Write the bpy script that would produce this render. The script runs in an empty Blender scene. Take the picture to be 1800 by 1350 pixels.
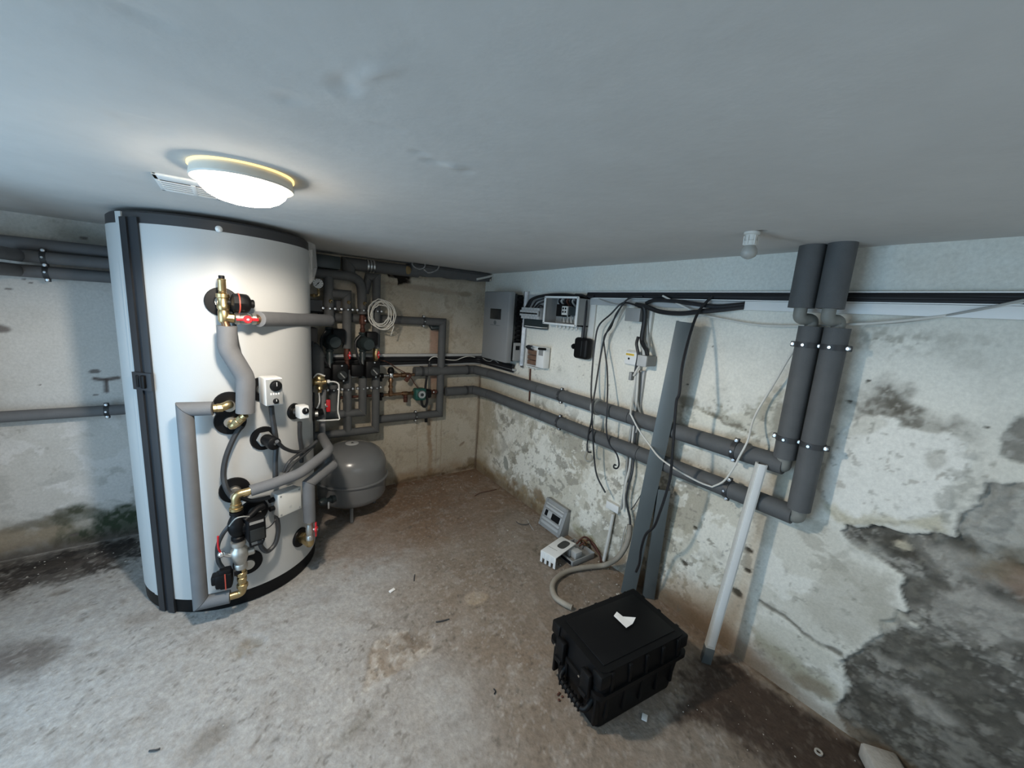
import bpy, bmesh, math, random
import numpy as np
from mathutils import Vector, Matrix, Quaternion
PI = math.pi
random.seed(7)
S = bpy.context.scene
COL = S.collection

# ------------------------------------------------------------------ camera
cam_d = bpy.data.cameras.new('camera')
cam_d.sensor_width = 36.0
cam_d.lens = 36.0 * 693.45 / 1800.0
cam_d.clip_start = 0.02
cam = bpy.data.objects.new('camera', cam_d)
COL.objects.link(cam)
_r = Vector((0.81771123, -0.57147852, 0.06899735))
_u = Vector((0.04754698, 0.1865108, 0.98130169))
_f = Vector((0.57366159, 0.7991408, -0.17968406))
_m = Matrix((_r, _u, -_f)).transposed().to_4x4()
_m.translation = Vector((-2.0002, -3.3290, 1.62))
cam.matrix_world = _m
S.camera = cam

# ------------------------------------------------------------------ world, daylight, exposure
H = 1.954                       # ceiling height
XL, YF = -3.46, -4.4             # left wall and front wall planes (outside the frame)
w = bpy.data.worlds.new('world'); S.world = w; w.use_nodes = True
bg = w.node_tree.nodes['Background']
bg.inputs[0].default_value = (0.62, 0.80, 1.0, 1); bg.inputs[1].default_value = 0.5

def area_light(name, loc, target, sx, sy, power, color):
    d = bpy.data.lights.new(name, 'AREA'); d.shape = 'RECTANGLE'; d.size = sx; d.size_y = sy
    d.energy = power; d.color = color
    o = bpy.data.objects.new(name, d); COL.objects.link(o); o.location = loc
    o.rotation_euler = (Vector(target) - Vector(loc)).to_track_quat('-Z', 'Y').to_euler()
    return o
# daylight that comes in through the doorway of the left wall
area_light('doorway_daylight', (XL - 0.12, -2.15, 1.0), (0.0, -2.15, 0.8), 1.9, 1.7, 33.0, (0.43, 0.72, 1.0))
# daylight through the window of the front wall, behind the camera
area_light('window_daylight', (-1.2, YF - 0.10, 1.35), (-1.0, 0.0, 0.9), 1.5, 0.8, 3.5, (0.85, 0.95, 1.0))
LAMP_STRENGTH = 30.0
LAMP_WATTS = 53.0
S.view_settings.view_transform = 'Standard'
S.view_settings.look = 'None'
S.view_settings.exposure = 0.48
S.view_settings.gamma = 1.0
S.view_settings.use_curve_mapping = False
S.cycles.use_denoising = True
S.cycles.max_bounces = 10
S.cycles.diffuse_bounces = 6
S.cycles.sample_clamp_indirect = 6.0

# ------------------------------------------------------------------ helpers: materials
def mat(name, color, rough=0.6, metal=0.0, noise=0.0, scale=12.0, bump=0.0, bscale=60.0, spec=0.5, coat=0.0, rnoise=0.0):
    m = bpy.data.materials.new(name); m.use_nodes = True
    nt = m.node_tree; b = nt.nodes['Principled BSDF']
    b.inputs['Base Color'].default_value = (*color, 1); b.inputs['Roughness'].default_value = rough
    b.inputs['Metallic'].default_value = metal; b.inputs['Specular IOR Level'].default_value = spec
    b.inputs['Coat Weight'].default_value = coat
    tc = nt.nodes.new('ShaderNodeTexCoord')
    if noise > 0 or rnoise > 0:
        n = nt.nodes.new('ShaderNodeTexNoise'); n.inputs['Scale'].default_value = scale; n.inputs['Detail'].default_value = 6
        nt.links.new(tc.outputs['Object'], n.inputs['Vector'])
        if noise > 0:
            r = nt.nodes.new('ShaderNodeValToRGB')
            r.color_ramp.elements[0].position = 0.3; r.color_ramp.elements[1].position = 0.7
            r.color_ramp.elements[0].color = (*[c * (1 - noise) for c in color], 1)
            r.color_ramp.elements[1].color = (*[min(1, c * (1 + noise)) for c in color], 1)
            nt.links.new(n.outputs['Fac'], r.inputs['Fac']); nt.links.new(r.outputs['Color'], b.inputs['Base Color'])
        if rnoise > 0:
            mr = nt.nodes.new('ShaderNodeMapRange')
            mr.inputs['To Min'].default_value = max(0, rough - rnoise); mr.inputs['To Max'].default_value = min(1, rough + rnoise)
            nt.links.new(n.outputs['Fac'], mr.inputs['Value']); nt.links.new(mr.outputs['Result'], b.inputs['Roughness'])
    if bump > 0:
        n2 = nt.nodes.new('ShaderNodeTexNoise'); n2.inputs['Scale'].default_value = bscale; n2.inputs['Detail'].default_value = 4
        nt.links.new(tc.outputs['Object'], n2.inputs['Vector'])
        bp = nt.nodes.new('ShaderNodeBump'); bp.inputs['Strength'].default_value = bump; bp.inputs['Distance'].default_value = 0.01
        nt.links.new(n2.outputs['Fac'], bp.inputs['Height']); nt.links.new(bp.outputs['Normal'], b.inputs['Normal'])
    return m

def painted(name, rough=0.9, grain=0.12, gscale=55.0, bump=0.35, bscale=120.0, bdist=0.004):
    """plaster or concrete: base colour from the mesh colour layer, with fine grain and relief"""
    m = bpy.data.materials.new(name); m.use_nodes = True
    nt = m.node_tree; b = nt.nodes['Principled BSDF']; b.inputs['Roughness'].default_value = rough
    b.inputs['Specular IOR Level'].default_value = 0.25
    a = nt.nodes.new('ShaderNodeAttribute'); a.attribute_name = 'Col'
    tc = nt.nodes.new('ShaderNodeTexCoord')
    n = nt.nodes.new('ShaderNodeTexNoise'); n.inputs['Scale'].default_value = gscale; n.inputs['Detail'].default_value = 8; n.inputs['Roughness'].default_value = 0.65
    nt.links.new(tc.outputs['Object'], n.inputs['Vector'])
    mr = nt.nodes.new('ShaderNodeMapRange'); mr.inputs['From Min'].default_value = 0.3; mr.inputs['From Max'].default_value = 0.7
    mr.inputs['To Min'].default_value = 1 - grain; mr.inputs['To Max'].default_value = 1 + grain
    nt.links.new(n.outputs['Fac'], mr.inputs['Value'])
    mx = nt.nodes.new('ShaderNodeVectorMath'); mx.operation = 'SCALE'
    nt.links.new(a.outputs['Color'], mx.inputs[0]); nt.links.new(mr.outputs['Result'], mx.inputs['Scale'])
    nt.links.new(mx.outputs['Vector'], b.inputs['Base Color'])
    n2 = nt.nodes.new('ShaderNodeTexNoise'); n2.inputs['Scale'].default_value = bscale; n2.inputs['Detail'].default_value = 6
    nt.links.new(tc.outputs['Object'], n2.inputs['Vector'])
    bp = nt.nodes.new('ShaderNodeBump'); bp.inputs['Strength'].default_value = bump; bp.inputs['Distance'].default_value = bdist
    nt.links.new(n2.outputs['Fac'], bp.inputs['Height']); nt.links.new(bp.outputs['Normal'], b.inputs['Normal'])
    return m

def emit(name, color, strength):
    m = bpy.data.materials.new(name); m.use_nodes = True
    b = m.node_tree.nodes['Principled BSDF']
    b.inputs['Base Color'].default_value = (*color, 1); b.inputs['Emission Color'].default_value = (*color, 1)
    b.inputs['Emission Strength'].default_value = strength
    return m

M_PLASTER = painted('plaster', 0.9, 0.10, 75.0, 0.30, 150.0, 0.003)
M_CONCRETE = painted('concrete', 0.85, 0.20, 38.0, 0.55, 70.0, 0.006)
M_CEIL = painted('ceiling_paint', 0.9, 0.03, 9.0, 0.30, 26.0, 0.004)
M_JACKET = mat('tank_jacket', (0.47, 0.47, 0.46), 0.45, 0, 0.015, 3, 0.06, 240)
M_BLACK = mat('black_plastic', (0.0045, 0.0045, 0.005), 0.5, 0, 0.1, 20, spec=0.2, rnoise=0.08)
M_BLACKM = mat('black_rubber', (0.016, 0.016, 0.018), 0.65, 0, 0.12, 20)
M_LID = mat('tank_lid', (0.035, 0.033, 0.034), 0.5, 0, 0.1, 8)
M_STRIP = mat('closing_strip', (0.020, 0.022, 0.026), 0.38, 0, 0.1, 8)
M_FOAM = mat('grey_foam', (0.135, 0.135, 0.138), 0.75, 0, 0.08, 14, 0.12, 160)
M_FOAMD = mat('grey_foam_dark', (0.085, 0.087, 0.088), 0.72, 0, 0.10, 14, 0.12, 160)
M_FOAML = mat('grey_foam_light', (0.135, 0.136, 0.14), 0.7, 0, 0.07, 14, 0.10, 160)
M_BRASS = mat('brass', (0.52, 0.39, 0.20), 0.34, 1.0, 0.12, 30, rnoise=0.1)
M_COPPER = mat('copper', (0.33, 0.19, 0.11), 0.35, 1.0, 0.2, 30, rnoise=0.1)
M_NICKEL = mat('nickel', (0.52, 0.50, 0.46), 0.44, 1.0, 0.1, 30, rnoise=0.1)
M_CHROME = mat('chrome', (0.85, 0.85, 0.85), 0.18, 1.0, 0.05, 20)
M_ZINC = mat('zinc', (0.70, 0.71, 0.72), 0.35, 1.0, 0.1, 40)
M_ELBOW = mat('bare_pipe_grey', (0.20, 0.20, 0.18), 0.6, 0, 0.12, 25)
M_RED = mat('red_plastic', (0.50, 0.012, 0.018), 0.4, 0, 0.08, 20)
M_WHITEP = mat('white_plastic', (0.74, 0.74, 0.72), 0.45, 0, 0.03, 12)
M_CREAMP = mat('cream_plastic', (0.62, 0.61, 0.57), 0.5, 0, 0.04, 12)
M_GREYP = mat('grey_plastic', (0.27, 0.272, 0.265), 0.5, 0, 0.05, 12)
M_GREYL = mat('light_grey_plastic', (0.43, 0.432, 0.425), 0.5, 0, 0.05, 12)
M_GREYM = mat('grey_sheet_metal', (0.27, 0.275, 0.275), 0.42, 0.15, 0.04, 6)
M_CHANNEL = mat('channel_grey', (0.095, 0.11, 0.113), 0.45, 0.1, 0.06, 5, rnoise=0.06)
M_VESSEL = mat('vessel_grey', (0.155, 0.158, 0.160), 0.24, 0.0, 0.05, 5, spec=0.5)
M_CABLEB = mat('black_cable', (0.010, 0.010, 0.012), 0.5, 0, 0.1, 20)
M_CABLEG = mat('dark_grey_cable', (0.035, 0.036, 0.038), 0.5, 0, 0.1, 20)
M_CABLEW = mat('white_cable', (0.62, 0.60, 0.55), 0.5, 0, 0.06, 20)
M_CABLEGR = mat('grey_cable', (0.33, 0.33, 0.31), 0.55, 0, 0.08, 20)
M_HOSE = mat('beige_conduit', (0.30, 0.265, 0.215), 0.6, 0, 0.12, 16)
M_GREEN = mat('green_pump_paint', (0.012, 0.085, 0.068), 0.4, 0, 0.1, 14)
M_PUMPD = mat('dark_pump_paint', (0.022, 0.032, 0.034), 0.42, 0, 0.12, 14)
M_ORANGE = mat('orange_stripe', (0.42, 0.06, 0.035), 0.5)
M_YELLOW = mat('yellow_label', (0.75, 0.52, 0.06), 0.5, 0, 0.06, 40)
M_TERRA = mat('brown_terminal', (0.155, 0.09, 0.06), 0.55, 0, 0.15, 40)
M_SCREEN = mat('dark_screen', (0.020, 0.022, 0.022), 0.25)
M_DIAL = mat('gauge_white', (0.78, 0.78, 0.76), 0.4, 0, 0.02, 20)
M_PAPER = mat('paper', (0.78, 0.76, 0.73), 0.85, 0, 0.03, 30)
M_RUST = mat('rusty_copper', (0.10, 0.040, 0.028), 0.6, 0.5, 0.3, 40)
M_STONE = mat('block_stone', (0.42, 0.38, 0.33), 0.9, 0, 0.12, 30, 0.3, 80)
M_WOOD = mat('old_wood', (0.24, 0.17, 0.08), 0.8, 0, 0.25, 30, 0.3, 60)
M_SOIL = mat('dark_hole', (0.02, 0.017, 0.014), 0.95, 0, 0.3, 30)
M_BRICK = mat('old_brick', (0.30, 0.17, 0.12), 0.9, 0, 0.2, 30, 0.3, 80)
M_LAMPB = mat('lamp_base', (0.68, 0.64, 0.56), 0.5, 0, 0.02, 10)
M_LAMPY = emit('lamp_glow_rim', (1.0, 0.72, 0.28), 1.1)
M_LAMP = emit('lamp_diffuser', (1.0, 0.89, 0.73), LAMP_STRENGTH)
M_BULB = mat('frosted_bulb', (0.36, 0.355, 0.33), 0.35, 0, 0.03, 10)
def clear_plastic():
    m = bpy.data.materials.new('clear_film'); m.use_nodes = True
    b = m.node_tree.nodes['Principled BSDF']; b.inputs['Base Color'].default_value = (0.50, 0.50, 0.49, 1)
    b.inputs['Roughness'].default_value = 0.25; b.inputs['Alpha'].default_value = 0.30
    return m
M_FILM = clear_plastic()

# ------------------------------------------------------------------ helpers: objects
def V3(a): return Vector(a)
ROOT = {}
def setp(o, label=None, cat=None, group=None, kind=None):
    if label: o['label'] = label
    if cat: o['category'] = cat
    if group: o['group'] = group
    if kind: o['kind'] = kind
    return o
def thing(name, label, cat, loc, group=None):
    o = bpy.data.objects.new(name, None); COL.objects.link(o); o.location = loc
    o.empty_display_size = 0.05
    ROOT[o] = Vector(loc); return setp(o, label, cat, group)
def part(name, bm, m, parent=None, smooth=40, label=None):
    """link a bmesh (in world coordinates) as one mesh object; parent is a thing or a part"""
    me = bpy.data.meshes.new(name)
    bmesh.ops.recalc_face_normals(bm, faces=bm.faces)
    if parent is None:
        lo = [min(v.co[i] for v in bm.verts) for i in range(3)]; hi = [max(v.co[i] for v in bm.verts) for i in range(3)]
        off = Vector(((lo[0] + hi[0]) / 2, (lo[1] + hi[1]) / 2, lo[2])); root = off
    else:
        root = ROOT[parent]; off = root
    bmesh.ops.translate(bm, verts=bm.verts, vec=-off)
    bm.to_mesh(me); bm.free()
    me.materials.append(m)
    if smooth:
        me.polygons.foreach_set('use_smooth', [True] * len(me.polygons))
        me.set_sharp_from_angle(angle=math.radians(smooth))
    o = bpy.data.objects.new(name, me); COL.objects.link(o)
    ROOT[o] = root
    if parent is None: o.location = off
    else: o.parent = parent
    if label: o['label'] = label
    return o
def one(name, bm, m, label, cat, group=None, smooth=40, kind=None):
    return setp(part(name, bm, m, None, smooth), label, cat, group, kind)
def B(): return bmesh.new()

def frame(z, up=(0, 0, 1)):
    z = Vector(z).normalized(); up = Vector(up)
    if abs(z.dot(up)) > 0.99: up = Vector((0, 1, 0))
    x = up.cross(z).normalized(); y = z.cross(x)
    return Matrix((x, y, z)).transposed()

def box(bm, size, loc=(0, 0, 0), mtx=None, bev=0.0, seg=2):
    """box of full size centred at loc, in frame mtx (4x4) if given"""
    t = bmesh.new()
    bmesh.ops.create_cube(t, size=1)
    bmesh.ops.scale(t, vec=size, verts=t.verts)
    if bev > 0:
        bmesh.ops.bevel(t, geom=t.edges[:], offset=min(bev, 0.45 * min(size)), segments=seg, affect='EDGES', profile=0.5)
    bmesh.ops.translate(t, verts=t.verts, vec=loc)
    if mtx is not None: bmesh.ops.transform(t, matrix=mtx, verts=t.verts)
    me = bpy.data.meshes.new('tmp'); t.to_mesh(me); t.free(); bm.from_mesh(me); bpy.data.meshes.remove(me)
    return bm
def boxab(bm, a, b, bev=0.0):
    s = [max(1e-4, abs(a[i] - b[i])) for i in range(3)]
    return box(bm, s, [(a[i] + b[i]) / 2 for i in range(3)], None, bev)
def rbox(bm, a, b, d0, bev=0.0, d=None):
    """box on the right wall: a, b = top-left and bottom-right of its front face, d0 = distance of its back from the wall"""
    return boxab(bm, (a[0], a[1], a[2]), (-d0, b[1], b[2]), bev)
def bbox(bm, a, b, d0, bev=0.0):
    return boxab(bm, (a[0], a[1], a[2]), (b[0], -d0, b[2]), bev)

def sweep(bm, pts, r, seg=12, cap=True, flat=1.0):
    """tube along a polyline with mitred corners; r is a number or a list"""
    P = [Vector(p) for p in pts]
    Q = [P[0]]
    for p in P[1:]:
        if (p - Q[-1]).length > 1e-5: Q.append(p)
    P = Q; n = len(P)
    rr = r if isinstance(r, (list, tuple)) else [r] * n
    if len(rr) != n: rr = [rr[0]] * n
    d = [(P[i + 1] - P[i]).normalized() for i in range(n - 1)]
    up = Vector((0, 0, 1)) if abs(d[0].z) < 0.9 else Vector((1, 0, 0))
    x = d[0].cross(up).normalized(); y = d[0].cross(x).normalized()
    rings = []
    for i in range(n):
        if i > 0 and i < n - 1:
            q = d[i - 1].rotation_difference(d[i])
        offs = [(x * math.cos(2 * PI * k / seg) + y * math.sin(2 * PI * k / seg) * flat) * rr[i] for k in range(seg)]
        if 0 < i < n - 1:
            bis = (d[i - 1] + d[i])
            bis = bis.normalized() if bis.length > 1e-4 else d[i]
            den = d[i - 1].dot(bis)
            offs = [o - d[i - 1] * (max(-3 * rr[i], min(3 * rr[i], o.dot(bis) / den)) if abs(den) > 0.05 else 0) for o in offs]
            x = q @ x; y = q @ y
        rings.append([bm.verts.new(P[i] + o) for o in offs])
    for a, b in zip(rings, rings[1:]):
        for k in range(seg):
            bm.faces.new((a[k], a[(k + 1) % seg], b[(k + 1) % seg], b[k]))
    if cap:
        bm.faces.new(rings[0]); bm.faces.new(list(reversed(rings[-1])))
    return bm
def fillet(pts, rad, n=6):
    P = [Vector(p) for p in pts]; out = [P[0]]
    rads = rad if isinstance(rad, (list, tuple)) else [rad] * (len(P) - 2)
    for i in range(1, len(P) - 1):
        a, b, c = P[i - 1], P[i], P[i + 1]
        u = (a - b).normalized(); v = (c - b).normalized()
        ang = math.acos(max(-1, min(1, u.dot(v))))
        if ang > PI - 0.02 or rads[i - 1] <= 0: out.append(b); continue
        t = min(rads[i - 1] / math.tan(ang / 2), 0.48 * (a - b).length, 0.48 * (c - b).length)
        p0, p1 = b + u * t, b + v * t
        for k in range(n + 1):
            s = k / n
            out.append(p0 * (1 - s) ** 2 + b * 2 * s * (1 - s) + p1 * s * s)
    out.append(P[-1]); return out
def spline(pts, n=8):
    P = [Vector(p) for p in pts]
    if len(P) < 3: return P
    P = [P[0] * 2 - P[1]] + P + [P[-1] * 2 - P[-2]]; out = []
    for i in range(1, len(P) - 2):
        a, b, c, d = P[i - 1:i + 3]
        for k in range(n):
            t = k / n
            out.append(0.5 * ((2 * b) + (c - a) * t + (2 * a - 5 * b + 4 * c - d) * t * t + (3 * b - a - 3 * c + d) * t ** 3))
    out.append(P[-2]); return out
def turned(bm, p0, p1, prof, seg=16):
    """solid of revolution from p0 to p1; prof = [(t 0..1, radius)], hex nuts come from seg=6"""
    p0, p1 = Vector(p0), Vector(p1); ax = p1 - p0
    F = frame(ax); x, y = F.col[0], F.col[1]
    rings = [[bm.verts.new(p0 + ax * t + (x * math.cos(2 * PI * k / seg) + y * math.sin(2 * PI * k / seg)) * max(r, 1e-4)) for k in range(seg)] for t, r in prof]
    for a, b in zip(rings, rings[1:]):
        for k in range(seg):
            bm.faces.new((a[k], a[(k + 1) % seg], b[(k + 1) % seg], b[k]))
    bm.faces.new(rings[0]); bm.faces.new(list(reversed(rings[-1])))
    return bm
def cyl(bm, p0, p1, r, seg=16, bev=0.0):
    L = (Vector(p1) - Vector(p0)).length; b = min(0.45, bev / max(L, 1e-6))
    return turned(bm, p0, p1, [(0, r - bev), (b, r), (1 - b, r), (1, r - bev)] if bev > 0 else [(0, r), (1, r)], seg)
def ball(bm, c, r, sx=1, sy=1, sz=1, u=14, v=10):
    t = bmesh.new(); bmesh.ops.create_uvsphere(t, u_segments=u, v_segments=v, radius=r)
    bmesh.ops.scale(t, vec=(sx, sy, sz), verts=t.verts); bmesh.ops.translate(t, verts=t.verts, vec=c)
    me = bpy.data.meshes.new('tmp'); t.to_mesh(me); t.free(); bm.from_mesh(me); bpy.data.meshes.remove(me); return bm
def prism(bm, poly, h, mtx):
    """polygon (x,y) extruded 0..h along z in frame mtx"""
    a = [bm.verts.new(mtx @ Vector((x, y, 0))) for x, y in poly]; b = [bm.verts.new(mtx @ Vector((x, y, h))) for x, y in poly]
    n = len(poly); bm.faces.new(a); bm.faces.new(list(reversed(b)))
    for k in range(n): bm.faces.new((a[k], a[(k + 1) % n], b[(k + 1) % n], b[k]))
    return bm
def ring(bm, c, axis, r, wdt, th, seg=24):
    """flat band round an axis (pipe clamp, collar)"""
    c = Vector(c); a = Vector(axis).normalized(); F = frame(a); x, y = F.col[0], F.col[1]
    prof = [(-wdt / 2, r), (-wdt / 2, r + th), (wdt / 2, r + th), (wdt / 2, r)]
    rs = [[bm.verts.new(c + a * z + (x * math.cos(2 * PI * k / seg) + y * math.sin(2 * PI * k / seg)) * q) for z, q in prof] for k in range(seg)]
    for i in range(seg):
        p, q = rs[i], rs[(i + 1) % seg]
        for j in range(4): bm.faces.new((p[j], p[(j + 1) % 4], q[(j + 1) % 4], q[j]))
    return bm
def bend(bm, c0, c1, corner, r, rad, seg=14):
    return sweep(bm, fillet([c0, corner, c1], rad, 8), r, seg)
def pose(loc, F3):
    m = F3.to_4x4(); m.translation = Vector(loc); return m

def clamp(parent, c, axis, r, out, name='pipe_clamp'):
    """rubber-lined steel pipe clamp with two lug screws; out = direction that faces the room"""
    a = Vector(axis).normalized(); o = Vector(out); o = (o - a * o.dot(a)).normalized(); s = a.cross(o)
    c = Vector(c)
    b = B(); ring(b, c, a, r - 0.002, 0.022, 0.005)
    for k in (-1, 1):
        box(b, (0.022, 0.014, 0.016), (0, 0, 0), pose(c + s * k * (r + 0.008), Matrix((a, o, s)).transposed()), 0.002)
    cl = part(name, b, M_CABLEG, parent)
    for k in (-1, 1):
        p = c + s * k * (r + 0.006) + o * 0.007
        part('clamp_screw', turned(B(), p, p + o * 0.011, [(0, .009), (.6, .009), (.72, .0075), (.74, .005), (1, .005)], 10), M_ZINC, cl)
    q = c + o * (r + 0.003); part('clamp_screw', cyl(B(), q, q + o * 0.006, 0.0055, 8), M_ZINC, cl)
    return cl

# ------------------------------------------------------------------ structure: noise, masks and gridded surfaces
_rng = np.random.RandomState(3)
_TAB = _rng.rand(8, 256, 256).astype(np.float32)
def vn(x, y, s=0):
    xi = np.floor(x).astype(int); yi = np.floor(y).astype(int); fx = x - xi; fy = y - yi
    fx = fx * fx * (3 - 2 * fx); fy = fy * fy * (3 - 2 * fy); t = _TAB[s % 8]
    a = t[xi % 256, yi % 256]; b = t[(xi + 1) % 256, yi % 256]; c = t[xi % 256, (yi + 1) % 256]; d = t[(xi + 1) % 256, (yi + 1) % 256]
    return (a * (1 - fx) + b * fx) * (1 - fy) + (c * (1 - fx) + d * fx) * fy
def fbm(x, y, f, o=4, s=0, g=0.55):
    r = 0; a = 1; tot = 0
    for i in range(o):
        r = r + a * vn(x * f + 17.3 * i + s * 5.1, y * f + 9.7 * i + s * 3.3, s + i); tot += a; a *= g; f *= 2.03
    return r / tot
def sm(a, b, x):
    t = np.clip((x - a) / (b - a), 0, 1); return t * t * (3 - 2 * t)
def sd_poly(px, py, pts):
    d = np.full(px.shape, 1e9); ins = np.zeros(px.shape, bool); n = len(pts)
    for i in range(n):
        x0, y0 = pts[i]; x1, y1 = pts[(i + 1) % n]
        ex, ey = x1 - x0, y1 - y0; wx, wy = px - x0, py - y0
        t = np.clip((wx * ex + wy * ey) / (ex * ex + ey * ey + 1e-12), 0, 1)
        d = np.minimum(d, (wx - ex * t) ** 2 + (wy - ey * t) ** 2)
        c = ((y0 > py) != (y1 > py)) & (px < (x1 - x0) * (py - y0) / (y1 - y0 + 1e-12) + x0); ins ^= c
    return np.where(ins, 1, -1) * np.sqrt(d)
class Surf:
    """colour and relief painted over a grid of a real surface"""
    def __init__(s, a, b, base):
        s.A, s.Bb = np.meshgrid(a, b, indexing='ij'); s.col = np.ones(s.A.shape + (3,)) * np.array(base); s.h = np.zeros(s.A.shape)
        s.n1 = fbm(s.A, s.Bb, 3.1, 5, 1); s.n2 = fbm(s.A, s.Bb, 9.3, 5, 2); s.n3 = fbm(s.A, s.Bb, 27.0, 4, 3); s.n4 = fbm(s.A, s.Bb, 60.0, 2, 5)
    def mix(s, m, c, dh=0.0):
        m = m[..., None]; s.col = s.col * (1 - m) + np.array(c) * m; s.h = s.h + m[..., 0] * dh
    def mul(s, m, c):
        m = m[..., None]; s.col = s.col * (1 - m + m * np.array(c))
    def poly(s, pts, amp=0.04, soft=0.006, shift=0.0):
        d = sd_poly(s.A, s.Bb, pts) - shift; return sm(-soft, soft, d + amp * ((s.n2 - 0.5) * 1.1 + (s.n3 - 0.5) * 0.9 + (s.n4 - .5) * .35))
    def patch(s, f, seed, thr, soft=0.012, warp=0.10, asp=1.0):
        wx = (fbm(s.A, s.Bb, 6.0, 3, seed + 2) - .5) * warp; wy = (fbm(s.A, s.Bb, 6.0, 3, seed + 5) - .5) * warp
        n = fbm((s.A + wx) * asp, s.Bb + wy, f, 6, seed, .62); return sm(thr - soft, thr + soft, n)
    def blob(s, c, ru, rz, amp=0.5, soft=0.35, rot=0.0):
        u = s.A - c[0]; v = s.Bb - c[1]; cr, sr = math.cos(rot), math.sin(rot)
        d = np.sqrt(((u * cr + v * sr) / ru) ** 2 + ((-u * sr + v * cr) / rz) ** 2)
        return 1 - sm(1 - soft, 1 + soft, d + amp * ((s.n2 - 0.5) * 2 + (s.n3 - 0.5)))
    def line(s, pts, wdt, soft=0.5, wob=0.01):
        d = np.full(s.A.shape, 1e9)
        ax = s.A + wob * (s.n3 - 0.5) * 2; ay = s.Bb + wob * (s.n2 - 0.5) * 2
        for (x0, y0), (x1, y1) in zip(pts, pts[1:]):
            ex, ey = x1 - x0, y1 - y0; t = np.clip(((ax - x0) * ex + (ay - y0) * ey) / (ex * ex + ey * ey + 1e-12), 0, 1)
            d = np.minimum(d, np.hypot(ax - x0 - ex * t, ay - y0 - ey * t))
        return 1 - sm(wdt * (1 - soft), wdt * (1 + soft), d)
    def build(s, name, to_xyz, m, kind='structure'):
        nu, nv = s.A.shape; X, Y, Z = to_xyz(s.A, s.Bb, s.h)
        co = np.stack([X, Y, Z], -1).reshape(-1, 3).astype(np.float32)
        idx = np.arange(nu * nv).reshape(nu, nv)
        f = np.stack([idx[:-1, :-1], idx[1:, :-1], idx[1:, 1:], idx[:-1, 1:]], -1).reshape(-1, 4)
        p = co[f[0]]; nrm = np.cross(p[1] - p[0], p[2] - p[1])
        if nrm @ (np.array([-1.6, -2.0, 1.0]) - p[0]) < 0: f = f[:, ::-1]
        me = bpy.data.meshes.new(name); me.vertices.add(len(co)); me.vertices.foreach_set('co', co.ravel())
        me.loops.add(f.size); me.loops.foreach_set('vertex_index', f.ravel().astype(np.int32))
        me.polygons.add(len(f)); me.polygons.foreach_set('loop_start', (np.arange(len(f)) * 4).astype(np.int32))
        me.update(calc_edges=True); me.validate()
        at = me.color_attributes.new('Col', 'FLOAT_COLOR', 'POINT')
        c4 = np.concatenate([np.clip(s.col, 0.004, 0.9), np.ones(s.A.shape + (1,))], -1).reshape(-1, 4).astype(np.float32)
        at.data.foreach_set('color', c4.ravel())
        me.polygons.foreach_set('use_smooth', [True] * len(f))
        me.materials.append(m); o = bpy.data.objects.new(name, me); COL.objects.link(o)
        o['kind'] = kind; return o
def axis(a, b, step, extra=()):
    r = np.arange(a, b + step * 0.5, step); return np.concatenate([r, np.array(extra, float)]) if len(extra) else r

WHITE = (0.73, 0.725, 0.695); CREAM = (0.47, 0.44, 0.375); CEMENT = (0.20, 0.195, 0.185); MOLD = (0.055, 0.05, 0.045)
RUST = (0.17, 0.095, 0.045); OCHRE = (0.27, 0.20, 0.11)

# ---- right wall: u = distance from the corner, v = height
s = Surf(axis(-0.02, 3.62, 0.007, (3.8, 4.1, 4.42)), axis(-0.03, 1.98, 0.007), WHITE)
U, Z = s.A, s.Bb
s.h = (fbm(U, Z, 1.6, 3, 4) - 0.5) * 0.012 + (s.n2 - 0.5) * 0.003
s.mul(np.clip((s.n1 - 0.42) * 2.0, 0, 1), (0.90, 0.89, 0.86))
s.mix(sm(1.782, 1.79, Z) * 0.8, (0.60, 0.635, 0.64), 0.003)                       # bluer, greyer tone above the cable line
# damp mottled zone below the pipes
s.mix(s.patch(2.2, 3, .56, .07) * .5, (0.60, .60, .575))
low = sm(1.00, 0.80, Z + 0.30 * (s.n1 - 0.5)) * sm(2.75, 2.45, U + 0.3 * (s.n1 - .5))
s.mix(low * .85, (0.56, .535, .47))
s.mix(low * s.patch(3.6, 1, .49, .02) * .85, (0.73, .72, .68), .0015)
s.mix(low * s.patch(5.5, 4, .56, .015) * .75, (0.37, .345, .29), -.002)
s.mix(low * s.patch(3.0, 6, .60, .05) * .6, (0.34, .325, .285), -.001)
s.mix(low * s.patch(10, 2, .60, .012) * .8, (0.75, .74, .70), .0015)
s.mix(low * s.patch(13, 5, .63, .012) * .7, (0.25, .235, .205), -.001)
s.mix(low * s.patch(5, 7, .58, .03, .1, 3.0) * .35, (0.42, .385, .31))
corner = sm(0.42, 0.12, U + 0.3 * (s.n2 - 0.5)) * sm(1.15, 0.85, Z)
s.mix(corner * 0.75, (0.44, 0.385, 0.30))
# cream gap between the two pipes near the corner
s.mix(s.poly([(0.012,0.967), (0.795,0.969), (0.808,0.865), (0.031,0.798)], 0.02, 0.012) * 0.6, (0.50, 0.46, 0.38))
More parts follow.
